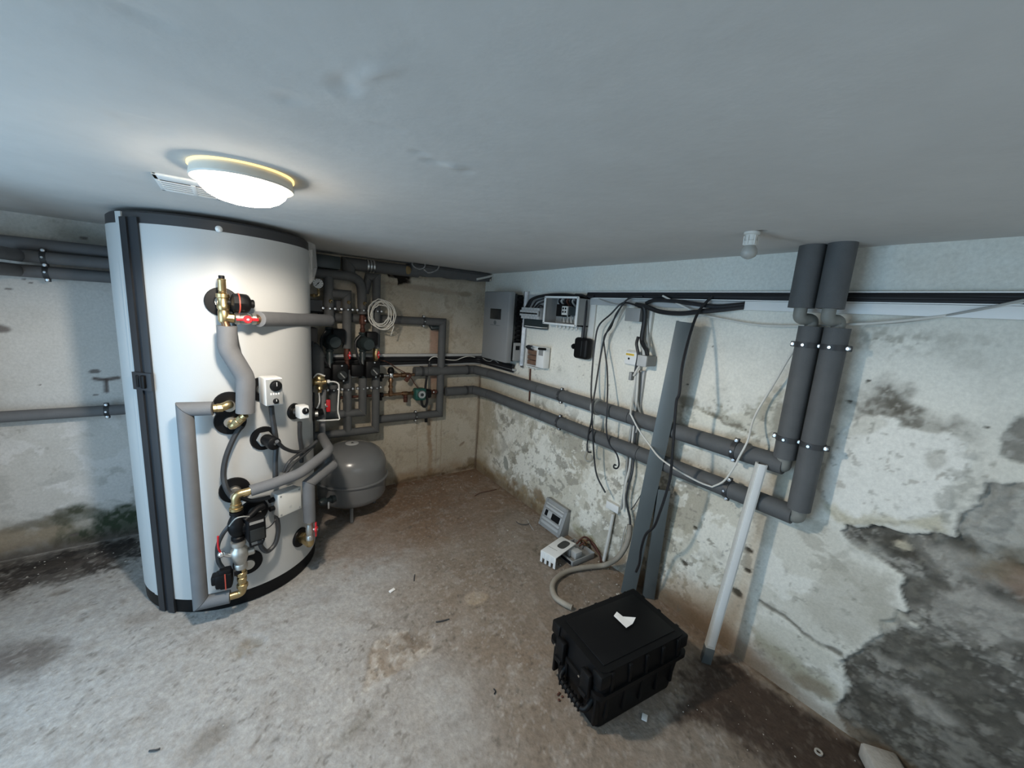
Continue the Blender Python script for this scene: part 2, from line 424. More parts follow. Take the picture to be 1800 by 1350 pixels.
# flaking band above the pipes, left of the risers
fl = s.poly([(2.152,1.169), (2.282,1.212), (2.429,1.201), (2.541,1.306), (2.623,1.350), (2.662,1.176), (2.627,1.085), (2.458,1.028), (2.182,0.985)], 0.10, 0.02)
s.mix(fl * 0.85, (0.40, 0.385, 0.33), -0.003); s.mix(fl * s.patch(12, 3, .53, .015) * .75, (0.24, .22, .18), -.002); s.mix(fl * s.patch(7, 5, .54, .015) * .8, (0.62, .605, .55), .002)
f2 = s.poly([(2.156,1.144), (2.207,1.182), (2.325,1.168), (2.440,1.134), (2.524,1.107), (2.582,1.139), (2.621,1.143), (2.636,1.060), (2.179,0.935)], 0.035, 0.004)
s.mix(f2 * 0.95, (0.74, 0.725, 0.67), 0.004); s.mix(f2 * s.patch(9, 1, .60, .015) * .7, (0.48, .465, .41), -.002)
f3 = s.poly([(2.381,1.188), (2.452,1.224), (2.545,1.211), (2.587,1.203), (2.616,1.149), (2.545,1.136), (2.461,1.169)], 0.03, 0.004)
s.mix(f3 * 0.9, (0.62, 0.60, 0.54), 0.002)
s.mix(s.line([(2.313,1.171), (2.373,1.166), (2.402,1.147), (2.464,1.152)], 0.008, 0.8, 0.03) * 0.8, (0.17, 0.15, 0.12), -0.002)
s.mix(s.blob((2.180,1.207), 0.05, 0.028, 0.6) * 0.75, (0.22, 0.20, 0.16))
s.mix(s.blob((2.634,1.208), 0.035, 0.09, 0.6) * 0.7, (0.25, 0.23, 0.19), -0.002)
s.mix(s.poly([(2.409,0.981), (2.591,1.011), (2.662,0.905), (2.747,0.914), (2.732,1.001), (2.510,1.040)], 0.05, 0.02) * 0.6, (0.40, 0.37, 0.29))
# speckled mould patches high on the wall, right of the risers
for c, ru, rz, k in (((2.928,1.626), .11, .035, .55), ((3.066,1.630), .12, .05, .5), ((2.895,1.584), .12, .04, .25), ((3.130,1.568), .10, .04, .25)):
    s.mix(s.blob(c, ru, rz, 0.9, 0.6) * k * sm(0.42, 0.6, s.n3 * 0.6 + s.n4 * 0.4), (0.20, 0.185, 0.15))
for c, ru, rz, k in (((2.984,1.378), .055, .075, .95), ((3.020,1.348), .075, .06, .9), ((2.897,1.385), .11, .05, .35), ((3.076,1.310), .10, .03, .75), ((3.147,1.336), .05, .03, .55), ((3.015,1.428), .03, .03, .6)):
    s.mix(s.blob(c, ru, rz, 1.1, 0.7) * k * (.45 + .55 * sm(.40, .56, s.n3 * .5 + s.n4 * .5)), (0.125, 0.115, 0.098), -0.001)
s.mix(sm(2.55, 2.9, U) * s.patch(2.6, 5, .50, .08) * .45, (0.55, .55, .525))
# newer skim coat, raised edge
sk = s.poly([(2.825,1.195), (2.848,1.260), (2.892,1.312), (2.954,1.331), (2.985,1.321), (3.024,1.310), (3.077,1.306), (3.124,1.313), (3.168,1.290), (3.202,1.258), (3.216,1.211), (3.167,1.138), (3.177,1.040), (3.091,0.941), (2.998,0.917), (2.939,0.850), (2.867,0.911), (2.821,0.972)], 0.035, 0.005)
s.mix(sk, (0.73, 0.73, 0.715), 0.006); s.mix(sk * s.patch(4, 6, .57, .03) * .45, (0.58, .575, .55), -.001); s.mix(sk * s.patch(14, 3, .65, .012) * .7, (0.42, .40, .37), -.002)
s.mix(s.poly([(2.838,1.209), (2.874,1.277), (2.896,1.311), (2.958,1.327), (2.981,1.304), (2.952,1.269), (2.890,1.225)], 0.03, 0.006) * 0.7, (0.55, 0.54, 0.50), -0.001)
s.mix(s.blob((3.122,1.213), .02, .035, .5) * .6, (0.40, 0.39, 0.36))
s.mix(s.poly([(2.829,0.924), (2.887,0.931), (2.945,0.916), (3.164,1.023), (3.187,0.970), (3.017,0.903), (2.900,0.856)], 0.05, 0.015) * 0.65, (0.45, 0.415, 0.31))
rough = s.poly([(3.142,1.142), (3.176,1.249), (3.212,1.261), (3.261,1.161), (3.234,1.005), (3.178,1.019)], 0.12, 0.03)
s.mix(rough * 0.7 * sm(0.40, 0.62, s.n3), (0.34, 0.34, 0.32), -0.003)
s.h = s.h + rough * (s.n3 - 0.5) * 0.012
# bare rough cement at the right and below
BARE = [(2.914,0.832), (2.935,0.869), (2.975,0.871), (3.010,0.905), (3.080,0.917), (3.163,0.952), (3.217,0.958), (3.213,1.047), (3.248,1.099), (3.243,1.173), (3.289,1.200), (3.346,1.216), (3.555,0.279), (3.289,-0.064),
    (3.109,-0.007), (3.053,0.035), (3.028,0.085), (3.053,0.160), (3.046,0.225), (3.016,0.285), (3.051,0.361), (3.077,0.436), (3.105,0.489), (3.101,0.541), (3.132,0.575), (3.129,0.617), (3.151,0.609), (3.158,0.638), (3.128,0.665), (3.115,0.714), (3.135,0.751), (3.073,0.774), (3.038,0.787), (2.968,0.786), (2.931,0.811)]
bare = s.poly(BARE, 0.022, 0.0035)
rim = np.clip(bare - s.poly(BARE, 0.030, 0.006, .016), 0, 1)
s.mix(bare, (0.25, 0.245, 0.23), -0.010)
s.mix(bare * s.patch(5, 1, .51, .03) * .85, (0.095, .09, .08), -.004)
s.mix(bare * s.patch(9, 4, .57, .02) * .75, (0.40, .39, .365), .003)
s.mix(bare * s.patch(16, 6, .60, .02) * .7, (0.07, .065, .058), -.003)
cav = bare * np.clip((s.n2 - 0.50) * 4, 0, 1)
s.mix(cav * 0.5, (0.115, 0.11, 0.10), -0.004)
s.h = s.h + bare * ((s.n3 - 0.5) * 0.020 + (s.n4 - .5) * 0.010)
s.mix(rim * sm(.40, .55, s.n2) * .75, (0.06, .055, .048), -.004)  # dark edge painted in as the undercut shadow of the paint layer
s.mix(bare * s.patch(30, 2, .57, .03) * .55, (0.38, .37, .35), .002); s.mix(bare * s.patch(34, 5, .58, .03) * .6, (0.07, .065, .06), -.002)
roughc = s.poly([(3.213,1.047), (3.247,1.105), (3.246,1.175), (3.364,1.233), (3.411,0.985), (3.304,0.930), (3.239,0.944)], .06, .02)
s.mix(roughc * .85, (0.40, .40, .385), .004); s.mix(roughc * s.patch(26, 1, .55, .04) * .6, (0.24, .24, .23), -.004); s.h = s.h + roughc * (s.n4 - .5) * .012
s.mix(bare * sm(0.60, 0.20, Z + .2 * (s.n1 - .5)) * 0.6, (0.062, 0.055, 0.046))  # darkened towards the foot, vignette painted into the cement colour
s.mix(s.poly([(3.164,0.946), (3.229,0.960), (3.334,0.988), (3.285,0.866), (3.211,0.841), (3.171,0.906)], .1, .03) * .55, (0.27, 0.27, 0.255))
s.mix(s.poly([(2.934,0.833), (3.053,0.887), (3.166,0.936), (3.202,0.890), (3.118,0.876), (3.031,0.826)], .04, .02) * .7, (0.085, 0.08, 0.07))
s.mix(s.poly([(2.935,0.810), (2.996,0.831), (3.044,0.798), (3.025,0.762), (2.972,0.763)], .05, .02) * .7, (0.40, 0.395, 0.37), .003)
s.mix(s.blob((3.092,0.849), .05, .04, .7) * .8, (0.06, 0.055, 0.045), -.004)
s.mix(s.blob((3.096,0.859), .022, .016, .7, .2) * .9, (0.50, 0.45, 0.36), .008)
s.mix(s.blob((3.179,0.587), .016, .012, .7, .2) * .9, (0.55, 0.54, 0.50), .006)
for c, q in (((3.259,0.871), .10), ((3.274,0.717), .16), ((3.253,0.457), .10), ((3.251,0.308), .09), ((3.325,0.786), .07)):
    s.mix(bare * s.blob(c, q, q * .55, .8, .4) * .55, (0.36, 0.345, 0.325), .004)
for c, q in (((3.162,0.717), .09), ((3.146,0.462), .10), ((3.270,0.520), .09), ((3.345,0.403), .12), ((3.110,0.194), .06), ((3.245,0.948), .05), ((3.210,0.773), .04)):
    s.mix(bare * s.blob(c, q, q * .6, .9, .5) * .75, (0.075, 0.07, 0.06), -.005)
s.mix(s.blob((3.364,0.892), .08, .06, .8, .5) * .7, (0.24, 0.155, 0.115))
s.mix(s.blob((3.318,0.898), .06, .05, .8, .5) * .6, (0.15, 0.125, 0.08))
s.mix(s.blob((3.359,0.963), .05, .03, .8, .5) * .6, (0.10, .085, .055))
# small bare patch near the frame edge
bp = s.poly([(3.252,1.275), (3.256,1.334), (3.255,1.380), (3.267,1.406), (3.307,1.425), (3.344,1.285), (3.296,1.253), (3.272,1.271)], 0.03, 0.005)
s.mix(bp, (0.22, 0.215, 0.20), -0.008); s.h = s.h + bp * (s.n3 - .5) * .016; s.mix(bp * sm(.5, .65, s.n3), (0.36, .355, .34))
bp2 = s.poly([(3.253,1.015), (3.249,1.116), (3.246,1.175), (3.315,1.213), (3.320,1.186), (3.280,1.090)], 0.03, 0.005)
s.mix(bp2 * .6, (0.25, .245, .23), -.004)
# grey-white lower field between the risers and the bare cement
fld = s.poly([(2.610,0.752), (2.840,0.864), (2.915,0.825), (2.974,0.756), (3.095,0.744), (3.133,0.576), (3.044,0.363), (2.682,0.327)], .06, .03)
s.mix(fld * .65, (0.54, .53, .49)); s.mix(fld * s.patch(4.5, 2, .50, .03, .1, .6) * .75, (0.71, .71, .69), .0015); s.mix(fld * s.patch(7, 5, .58, .02, .1, .6) * .6, (0.38, .365, .325), -.0015)
s.mix(s.poly([(2.874,0.670), (3.016,0.719), (3.108,0.741), (3.128,0.560), (3.057,0.388), (2.877,0.410)], .06, .03) * .65, (0.42, .405, .365))
crack = s.line([(2.699,0.345), (2.769,0.335), (2.836,0.333), (2.935,0.319), (3.013,0.323)], .009, .7, .02)
s.mix(crack * .9, (0.15, .14, .12), -.007)
s.mix(s.line([(2.951,0.781), (2.916,0.656), (2.980,0.722)], .01, .9, .03) * .35, (0.3, .29, .26), -.002)
lowr = s.poly([(2.677,0.277), (2.761,0.299), (3.009,0.292), (3.048,0.203), (3.029,0.071), (3.050,0.006), (2.738,-0.008)], .04, .012)
s.mix(lowr * .7, (0.54, .535, .49)); s.mix(lowr * s.patch(5, 3, .52, .03, .1, .5) * .7, (0.70, .70, .68)); s.mix(lowr * s.blob((2.835,0.141), .25, .05, .8, .6, -.1) * .6, (0.22, .20, .12))
s.mix(s.blob((2.951,0.111), .06, .03, .7, .5) * .6, (0.17, .13, .09))
# brown damp foot behind the case and the batten
s.mix(s.poly([(2.150,0.063), (2.308,0.240), (2.438,0.256), (2.649,0.366), (2.683,0.008), (2.488,-0.054)], .10, .05) * .45, (0.36, .26, .17))
s.mix(sm(.20, .05, Z + .14 * (s.n1 - .5)) * sm(1.75, 2.1, U) * sm(3.0, 2.7, U) * .75, (0.19, .12, .075))
# brown stains along the foot near the corner
ft = sm(0.17, 0.06, Z + 0.22 * (s.n2 - 0.5)) * sm(1.45, 1.1, U)
s.mix(ft * 0.8, (0.25, 0.18, 0.095)); s.mix(ft * sm(.50, .62, s.n2) * .8, (0.13, .075, .035))
for c, a_, b_ in (((1.016,0.139), .09, .05), ((0.773,-0.039), .07, .06), ((0.291,0.009), .10, .05), ((0.693,0.116), .05, .04)):
    s.mix(s.blob(c, a_, b_, .9, .5) * .75, (0.16, .095, .04), -.002)
s.mix(s.blob((0.532,0.245), .035, .055, .35, .12, .4) * .95, (0.30, .31, .29), -.003)
s.mix(s.blob((1.580,0.070), .14, .04, .9, .5) * .5, (0.22, .20, .09))
s.mix(sm(.09, .02, Z + .08 * (s.n2 - .5)) * .6, (0.17, .125, .085))
s.mix(s.line([(0.753,1.297), (0.804,0.898)], .006, .6, .006) * .7, (0.28, .22, .14))
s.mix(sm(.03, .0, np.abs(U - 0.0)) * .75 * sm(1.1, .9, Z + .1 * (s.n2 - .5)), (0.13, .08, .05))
# little holes and knocks in the paint
for c, q in (((2.307,0.311), .016), ((2.608,0.562), .018), ((2.617,0.460), .012), ((2.587,0.317), .03), ((2.334,0.539), .012), ((2.493,1.141), .008), ((2.268,1.517), .006), ((2.165,1.299), .006), ((3.213,1.355), .008), ((2.894,1.452), .006), ((2.853,1.363), .007), ((1.599,0.513), .006)):
    s.mix(s.blob(c, q, q * .7, .8, .25) * .95, (0.06, .052, .04), -.008)
fleck = sm(.66, .74, fbm(U, Z, 42, 3, 6)) * sm(.50, .68, s.n1)
s.mix(fleck * .5, (0.20, .19, .165))
s.mix(low * sm(.69, .74, s.n4 * .5 + s.n3 * .5) * .55, (0.16, .155, .145))
s.col = s.col * np.array((1.02, .995, .93))
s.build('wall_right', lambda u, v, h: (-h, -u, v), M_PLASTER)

# ---- back wall: x from the corner to the left, v = height
s = Surf(axis(-3.34, 0.02, 0.008), axis(-0.03, 1.98, 0.008), (0.50, 0.455, 0.375))
X, Z = s.A, s.Bb
left = sm(-1.9, -2.2, X)
s.h = (fbm(X, Z, 1.7, 3, 6) - .5) * .014 + (s.n2 - .5) * .003
s.mul(np.clip((s.n1 - .4) * 2.2, 0, 1), (0.84, .82, .78))
s.mix(left * .9, (0.60, .585, .56)); s.mul(left * np.clip((s.n1 - .4) * 2.5, 0, 1), (0.86, .85, .83))
s.mix(left * sm(0.95, 0.6, Z + .3 * (s.n1 - .5)) * s.patch(4, 2, .52, .03, .1, .7) * .6, (0.43, .42, .395), -.0015)
s.mix(left * sm(1.0, 0.6, Z + .25 * (s.n1 - .5)) * s.patch(9, 4, .56, .015, .1, .7) * .7, (0.68, .66, .64), .002)
s.mix(s.poly([(-2.958,1.947), (-2.546,1.955), (-2.557,1.811), (-2.769,1.826), (-2.971,1.824)], .06, .03) * .55, (0.40, .385, .33))
s.mix(s.blob((-2.656,1.874), .12, .04, .7, .6) * .5, (0.28, .265, .22))
# mould and damp at the foot, left of the tank
ft = sm(.24, .10, Z + .22 * (s.n1 - .5)) * sm(-2.0, -2.3, X)
s.mix(ft * .65, (0.30, .27, .215))
s.mix(s.blob((-3.088,0.107), .22, .09, .9, .5) * .6, (0.25, .18, .10))
for c, a_, b_ in (((-2.682,0.113), .16, .085), ((-2.613,0.147), .12, .07), ((-2.802,0.196), .09, .05), ((-2.726,0.058), .16, .05)):
    s.mix(s.blob(c, a_, b_, 1.0, .5) * (.5 + .5 * sm(.4, .58, s.n3)), (0.040, .055, .032))
for c, a_, b_ in (((-2.871,0.233), .05, .02), ((-2.776,0.216), .04, .018), ((-2.991,0.190), .12, .03)):
    s.mix(s.blob(c, a_, b_, .9, .5) * .55, (0.10, .095, .07))
s.mix(sm(.10, .0, Z + .12 * (s.n1 - .5)) * sm(-2.0, -2.3, X) * .8, (0.055, .043, .036))
# T-shaped crack and knocks
for pts in ([(-2.690,1.052), (-2.644,1.043), (-2.586,1.055)], [(-2.639,1.043), (-2.643,0.972)]):
    s.mix(s.line(pts, .010, .5, .006) * .9, (0.10, .075, .065), -.006)
for c, q in (((-3.022,1.340), .03), ((-2.683,1.097), .012), ((-2.910,1.028), .006), ((-2.693,0.954), .006), ((-2.910,1.613), .006), ((-2.970,1.554), .008), ((-2.886,1.594), .005), ((-2.861,0.077), .012), ((-2.661,1.864), .01)):
    s.mix(s.blob(c, q * 1.4, q * .7, .7, .3) * .85, (0.12, .10, .09), -.004)
fleck = sm(.66, .74, fbm(X, Z, 42, 3, 6)) * sm(.50, .68, s.n1)
s.mix(fleck * .4, (0.24, .22, .19))
# right half: chase lines, pink brick strip, rust runs
s.mix(s.poly([(-1.028,1.974), (0.011,1.902), (0.014,1.844), (-1.027,1.851)], .04, .02) * .7, (0.34, .29, .22))
s.mix(s.blob((-0.622,1.766), .33, .022, .5, .5, -.05) * .55, (0.28, .22, .16))
s.mix(s.blob((-0.214,1.751), .06, .02, .5, .4) * .7, (0.25, .21, .15))
s.mix(s.poly([(-0.926,1.907), (-0.753,1.899), (-0.741,1.803), (-0.848,1.778), (-0.849,1.833), (-0.925,1.844)], .025, .006), (0.018, .014, .011), -.03)
s.mix(s.poly([(-0.552,1.410), (-0.447,1.413), (-0.439,0.775), (-0.536,0.782)], .01, .008) * .75, (0.36, .205, .145))
s.mix(s.line([(-0.534,0.701), (-0.533,0.508), (-0.516,0.338), (-0.510,0.004)], .020, .5, .02) * .75, (0.27, .175, .10))
for pts in ([(-0.458,0.667), (-0.449,0.097)], [(-0.407,0.550), (-0.400,0.077)], [(-0.652,0.576), (-0.634,0.096)]):
    s.mix(s.line(pts, .004, .6, .006) * .5, (0.26, .19, .12))
ft = sm(.15, .03, Z + .16 * (s.n2 - .5)) * sm(-1.7, -1.4, X)
s.mix(ft * .75, (0.27, .18, .10)); s.mix(ft * sm(.5, .62, s.n2) * .7, (0.13, .085, .045))
s.mix(s.line([(-0.839,0.001), (-0.440,0.013), (-0.001,0.024)], .018, .8, .03) * .7, (0.09, .055, .03))
s.mix(s.blob((-0.044,0.075), .05, .05, .9, .5) * .6, (0.15, .11, .055))
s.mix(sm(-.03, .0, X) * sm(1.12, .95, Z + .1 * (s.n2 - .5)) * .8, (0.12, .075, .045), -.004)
s.mix(s.blob((-0.174,0.290), .03, .012, .5, .3, .6) * .8, (0.18, .13, .09))
s.mix(s.blob((-0.831,0.803), .10, .05, .9, .6) * .4, (0.34, .27, .18))
s.mix(s.patch(6, 3, .57, .03) * (1 - left) * .4, (0.40, .335, .25)); s.mix(s.patch(14, 6, .62, .02) * (1 - left) * .4, (0.30, .25, .19))
s.build('wall_back', lambda u, v, h: (u, -h, v), M_PLASTER)

# ---- floor
s = Surf(axis(-3.40, 0.02, 0.009), np.concatenate([[-4.42, -4.1, -3.8], axis(-3.62, 0.02, 0.009)]), (0.225, 0.180, 0.140))
X, Y = s.A, s.Bb
s.h = (fbm(X, Y, 1.3, 3, 2) - .5) * .012 + (s.n2 - .5) * .004 + (s.n3 - .5) * .0028
s.h = s.h - s.h.max() * .5
s.mul(np.clip((s.n1 - .45) * 2.0, 0, 1), (0.86, .84, .82))
s.mix(sm(-.9, -1.7, X + .8 * (s.n1 - .5)) * .85, (0.36, .35, .335))                   # paler towards the doorway: its daylight painted into the floor colour
s.mix(sm(.46, .66, s.n2 * .5 + s.n3 * .5) * .18, (0.36, .325, .285)); s.mix(sm(.52, .68, s.n3 * .6 + s.n2 * .4) * .22, (0.15, .12, .095))
red = sm(-1.05, -.2, Y + .6 * (s.n1 - .5)) * sm(-1.9, -1.5, X)
s.mix(red * .55, (0.22, .135, .085))
s.mix(s.poly([(-1.639,-0.847), (-0.895,-0.224), (-0.066,-0.162), (-0.070,-0.763), (-0.486,-1.057), (-1.463,-1.042)], .2, .10) * .45, (0.19, .115, .07))
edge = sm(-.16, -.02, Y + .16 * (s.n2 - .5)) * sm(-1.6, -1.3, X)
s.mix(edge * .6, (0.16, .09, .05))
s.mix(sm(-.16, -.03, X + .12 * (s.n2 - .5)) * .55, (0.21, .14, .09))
# black damp along the back wall, left of the tank
blk = s.poly([(-3.280,-0.017), (-3.011,-0.080), (-2.806,-0.065), (-2.552,-0.024), (-2.517,-0.292), (-2.742,-0.377), (-2.926,-0.405), (-3.155,-0.392)], .16, .05)
s.mix(blk * .95, (0.028, .022, .019)); s.mix(blk * sm(.58, .68, s.n3) * .35, (0.10, .085, .08))
s.mix(s.poly([(-3.280,-0.017), (-2.554,-0.008), (-2.536,-0.144), (-3.214,-0.215)], .06, .03) * .8, (0.028, .024, .022))
# stains and scars
s.mix(s.blob((-2.793,-0.976), .085, .13, .6, .5, .4) * .85, (0.13, .11, .095))
s.mix(s.blob((-2.928,-0.943), .12, .12, .6, .5) * .7, (0.12, .10, .09))
s.mix(s.blob((-2.423,-0.930), .12, .06, .7, .5) * .55, (0.20, .17, .145)); s.mix(s.blob((-2.314,-1.057), .08, .05, .7, .5) * .35, (0.18, .155, .13))
s.mix(s.blob((-2.813,-0.495), .04, .025, .5, .4) * .7, (0.15, .13, .11), -.006)
sc = s.poly([(-1.525,-1.683), (-1.445,-1.645), (-1.337,-1.668), (-1.245,-1.739), (-1.272,-1.815), (-1.365,-1.852), (-1.468,-1.875), (-1.575,-1.858), (-1.606,-1.885), (-1.562,-1.768)], .05, .012)
s.mix(sc * .8, (0.27, .215, .165), -.010); s.h = s.h + sc * (s.n3 - .5) * .022
s.mix(sc * sm(.48, .62, s.n3) * .6, (0.45, .41, .36)); s.mix(sc * s.blob((-1.340,-1.715), .12, .06, .7, .5) * .6, (0.15, .115, .085))
s.mix(s.blob((-1.623,-1.904), .10, .035, .8, .5, .3) * .4, (0.5, .48, .45), .003)
s.mix(s.blob((-2.007,-1.376), .05, .045, .7, .5) * .75, (0.24, .215, .18), -.006); s.h = s.h + s.blob((-2.007,-1.376), .05, .045, .7, .5) * (s.n3 - .5) * .03
s.mix(s.blob((-2.137,-1.768), .07, .045, .7, .6, .4) * .75, (0.19, .165, .14), -.004)
s.mix(s.blob((-1.672,-2.009), .10, .03, .9, .6, .4) * .5, (0.17, .15, .12))
s.mix(s.blob((-0.935,-1.630), .065, .05, .4, .15) * .5, (0.39, .31, .22), .002)
s.mix(s.blob((-0.852,-2.124), .14, .10, .8, .6) * .4, (0.22, .165, .12))
s.mix(s.blob((-0.250,-1.476), .10, .07, .8, .6) * .55, (0.18, .145, .105))
s.mix(s.blob((-0.376,-1.840), .09, .06, .7, .5) * .6, (0.15, .115, .085))
# dark wet band along the right wall foot, deepened by painted vignette

s.mix(s.patch(5, 3, .56, .02, .15) * .15, (0.33, .30, .265), .002); s.mix(s.patch(8, 5, .58, .04, .15) * .18, (0.13, .105, .085), -.002); s.mix(s.patch(20, 2, .62, .02) * .3, (0.36, .33, .295), .001)
chip = sm(.68, .76, fbm(X, Y, 60, 3, 7)) * sm(.40, .6, s.n1)
s.mix(chip * .28, (0.52, .50, .47), .001)
dk = sm(.67, .75, fbm(X + 9, Y, 50, 3, 3)) * sm(.42, .6, s.n1)
s.mix(dk * .55, (0.10, .085, .07), -.001)
spk = s.blob((-0.224,-1.566), .22, .18, .6, .5) * sm(.58, .68, fbm(X, Y, 32, 3, 2))
s.mix(spk * .6, (0.10, .08, .06))
wet_vignette = s.poly([(-0.383,-2.584), (-0.135,-2.554), (-0.041,-2.649), (-0.044,-2.756), (-0.026,-2.958), (0.034,-3.206), (-0.002,-3.337), (-0.296,-3.151), (-0.406,-2.953), (-0.441,-2.797), (-0.541,-2.682)], .10, .05)
s.mix(wet_vignette * .95, (0.055, .036, .026)); s.mix(wet_vignette * sm(.5, .62, s.n2) * .5, (0.030, .022, .017))  # brown stain, made darker still to paint in the corner vignette
s.mix(s.line([(-0.037,-2.760), (-0.015,-2.910), (0.017,-3.066), (0.025,-3.156)], .022, .8, .05) * .6, (0.27, .215, .16), .010)
s.mix(wet_vignette * sm(.66, .72, fbm(X, Y, 48, 3, 1)) * .35, (0.16, .13, .105))
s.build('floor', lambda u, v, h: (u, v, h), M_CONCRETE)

# ---- ceiling
s = Surf(axis(-3.42, 0.02, 0.012), np.concatenate([[-4.42, -4.0], axis(-3.60, 0.02, 0.012)]), (0.555, 0.54, 0.515))
X, Y = s.A, s.Bb
s.h = (fbm(X, Y, 1.1, 3, 5) - .5) * .016 + (fbm(X * .35, Y, 9, 3, 2) - .5) * .0035
s.mul(np.clip((s.n1 - .42) * 2.0, 0, 1), (0.94, .94, .94))
for pts in ([(-2.186,-2.159), (-2.128,-2.168), (-2.083,-2.178), (-2.081,-2.118), (-2.113,-2.063), (-2.162,-2.076)], [(-1.928,-2.481), (-1.909,-2.486), (-1.879,-2.483), (-1.888,-2.453), (-1.914,-2.449)], [(-1.765,-2.483), (-1.739,-2.496), (-1.695,-2.505), (-1.722,-2.478), (-1.754,-2.474)], [(-2.115,-2.577), (-2.082,-2.593), (-2.034,-2.590), (-2.049,-2.556), (-2.083,-2.554)]):
    k = s.poly(pts, .02, .005); s.mix(k * .4, (0.50, .49, .47), .004)
k = s.poly([(-1.840,-2.585), (-1.813,-2.678), (-1.783,-2.687), (-1.777,-2.643), (-1.805,-2.584), (-1.839,-2.540)], .05, .01); s.h = s.h + k * (fbm(X * 3, Y, 22, 2, 3) - .5) * .012
for c in ((-1.642,-2.410), (-1.596,-2.381), (-1.547,-2.391), (-1.510,-2.386)):
    k = s.blob(c, .022, .014, .8, .4); s.mix(k * .4, (0.48, .47, .45)); s.h = s.h + k * (s.n3 - .5) * .03
s.mix(s.line([(-0.460,-2.634), (-0.184,-2.670), (-0.045,-2.806)], .012, .9, .03) * .35, (0.28, .27, .25), .003)
s.mix(s.blob((-0.483,-2.634), .016, .012, .6, .3) * .9, (0.05, .045, .04), .01)
s.build('ceiling', lambda u, v, h: (u, v, H + h), M_CEIL)

# ---- walls outside the frame: a doorway on the left, a small window in front
M_WALLO = mat('whitewash', (0.60, 0.59, 0.57), 0.9, 0, 0.08, 4, 0.3, 60)
M_FLOORO = mat('plain_concrete', (0.34, 0.31, 0.28), 0.9, 0, 0.15, 5, 0.4, 60)
M_TRIM = mat('old_frame_paint', (0.45, 0.43, 0.40), 0.6, 0, 0.1, 10)
def slab(name, a, b, m, kind='structure', par=None):
    bm = boxab(B(), a, b); o = part(name, bm, m, par, 0)
    if par is None: o['kind'] = kind
    return o
T = 0.2
DY0, DY1, DZ = -3.05, -1.15, 1.86
def multi(name, boxes, m):
    bm = B()
    for a, b in boxes: boxab(bm, a, b)
    o = part(name, bm, m, None, 0); o['kind'] = 'structure'; return o
multi('wall_left', [((XL - T, YF, 0), (XL, DY0, H)), ((XL - T, DY1, 0), (XL, 0.02, H)), ((XL - T, DY0, DZ), (XL, DY1, H))], M_WALLO)
multi('wall_front', [((XL, YF - T, 0), (-1.95, YF, H)), ((-.45, YF - T, 0), (0, YF, H)), ((-1.95, YF - T, 0), (-.45, YF, .95)), ((-1.95, YF - T, 1.75), (-.45, YF, H))], M_WALLO)
multi('wall_back_extension', [((XL, 0.0, 0), (-3.33, .15, H))], M_WALLO)
multi('floor_outside', [((XL - 0.3, YF - .1, -.06), (-3.39, 0.0, -.006))], M_FLOORO)
multi('ceiling_outside', [((XL - .2, YF - .2, H + .004), (-3.41, 0.1, H + .06))], M_WALLO)
multi('trim_1', [((XL - .02, DY0, 0), (XL + .02, DY0 + .06, DZ)), ((XL - .02, DY1 - .06, 0), (XL + .02, DY1, DZ)), ((XL - .02, DY0, DZ - .06), (XL + .02, DY1, DZ))], M_TRIM)

# ------------------------------------------------------------------ ceiling lamp, vent, bulb
def lamp():
    c = Vector((-1.953, -1.893, H)); t = thing('ceiling_lamp', 'lit round white ceiling lamp with ribbed bowl diffuser above the storage tank', 'ceiling lamp', c)
    def lathe(name, prof, m, seg=48):
        b = B(); turned(b, c, c + Vector((0, 0, -1)), [(z, r) for z, r in prof], seg); return part(name, b, m, t, 30)
    lathe('base_ring', [(-0.004, .120), (.030, .125), (.035, .123), (.035, .106), (.03, .104)], M_LAMPB)
    lathe('rim_glow', [(-.006, .121), (-.006, .1255), (.006, .1265), (.006, .121)], M_LAMPY)  # emissive band painting in the warm light at the rim gap
    b = B(); seg = 96; rings = []
    for z, r in [(.033, .107), (.043, .106), (.054, .100), (.067, .086), (.077, .066), (.083, .042), (.086, .016)]:
        rb = .0016 if z < .08 else 0
        rings.append([b.verts.new(c + Vector((math.cos(2 * PI * k / seg) * (r + rb * (k % 2)), math.sin(2 * PI * k / seg) * (r + rb * (k % 2)), -z))) for k in range(seg)])
    for p, q in zip(rings, rings[1:]):
        for k in range(seg): b.faces.new((p[k], p[(k + 1) % seg], q[(k + 1) % seg], q[k]))
    b.faces.new(rings[-1]); b.faces.new(list(reversed(rings[0])))
    part('diffuser', b, M_LAMP, t, 30)
    d = bpy.data.lights.new('lamp_light', 'SPOT'); d.energy = LAMP_WATTS; d.color = (1.0, 0.90, 0.77); d.spot_size = math.radians(176); d.spot_blend = 0.24; d.shadow_soft_size = 0.045
    o = bpy.data.objects.new('lamp_light', d); COL.objects.link(o); o.location = c + Vector((0, 0, -.105))
lamp()
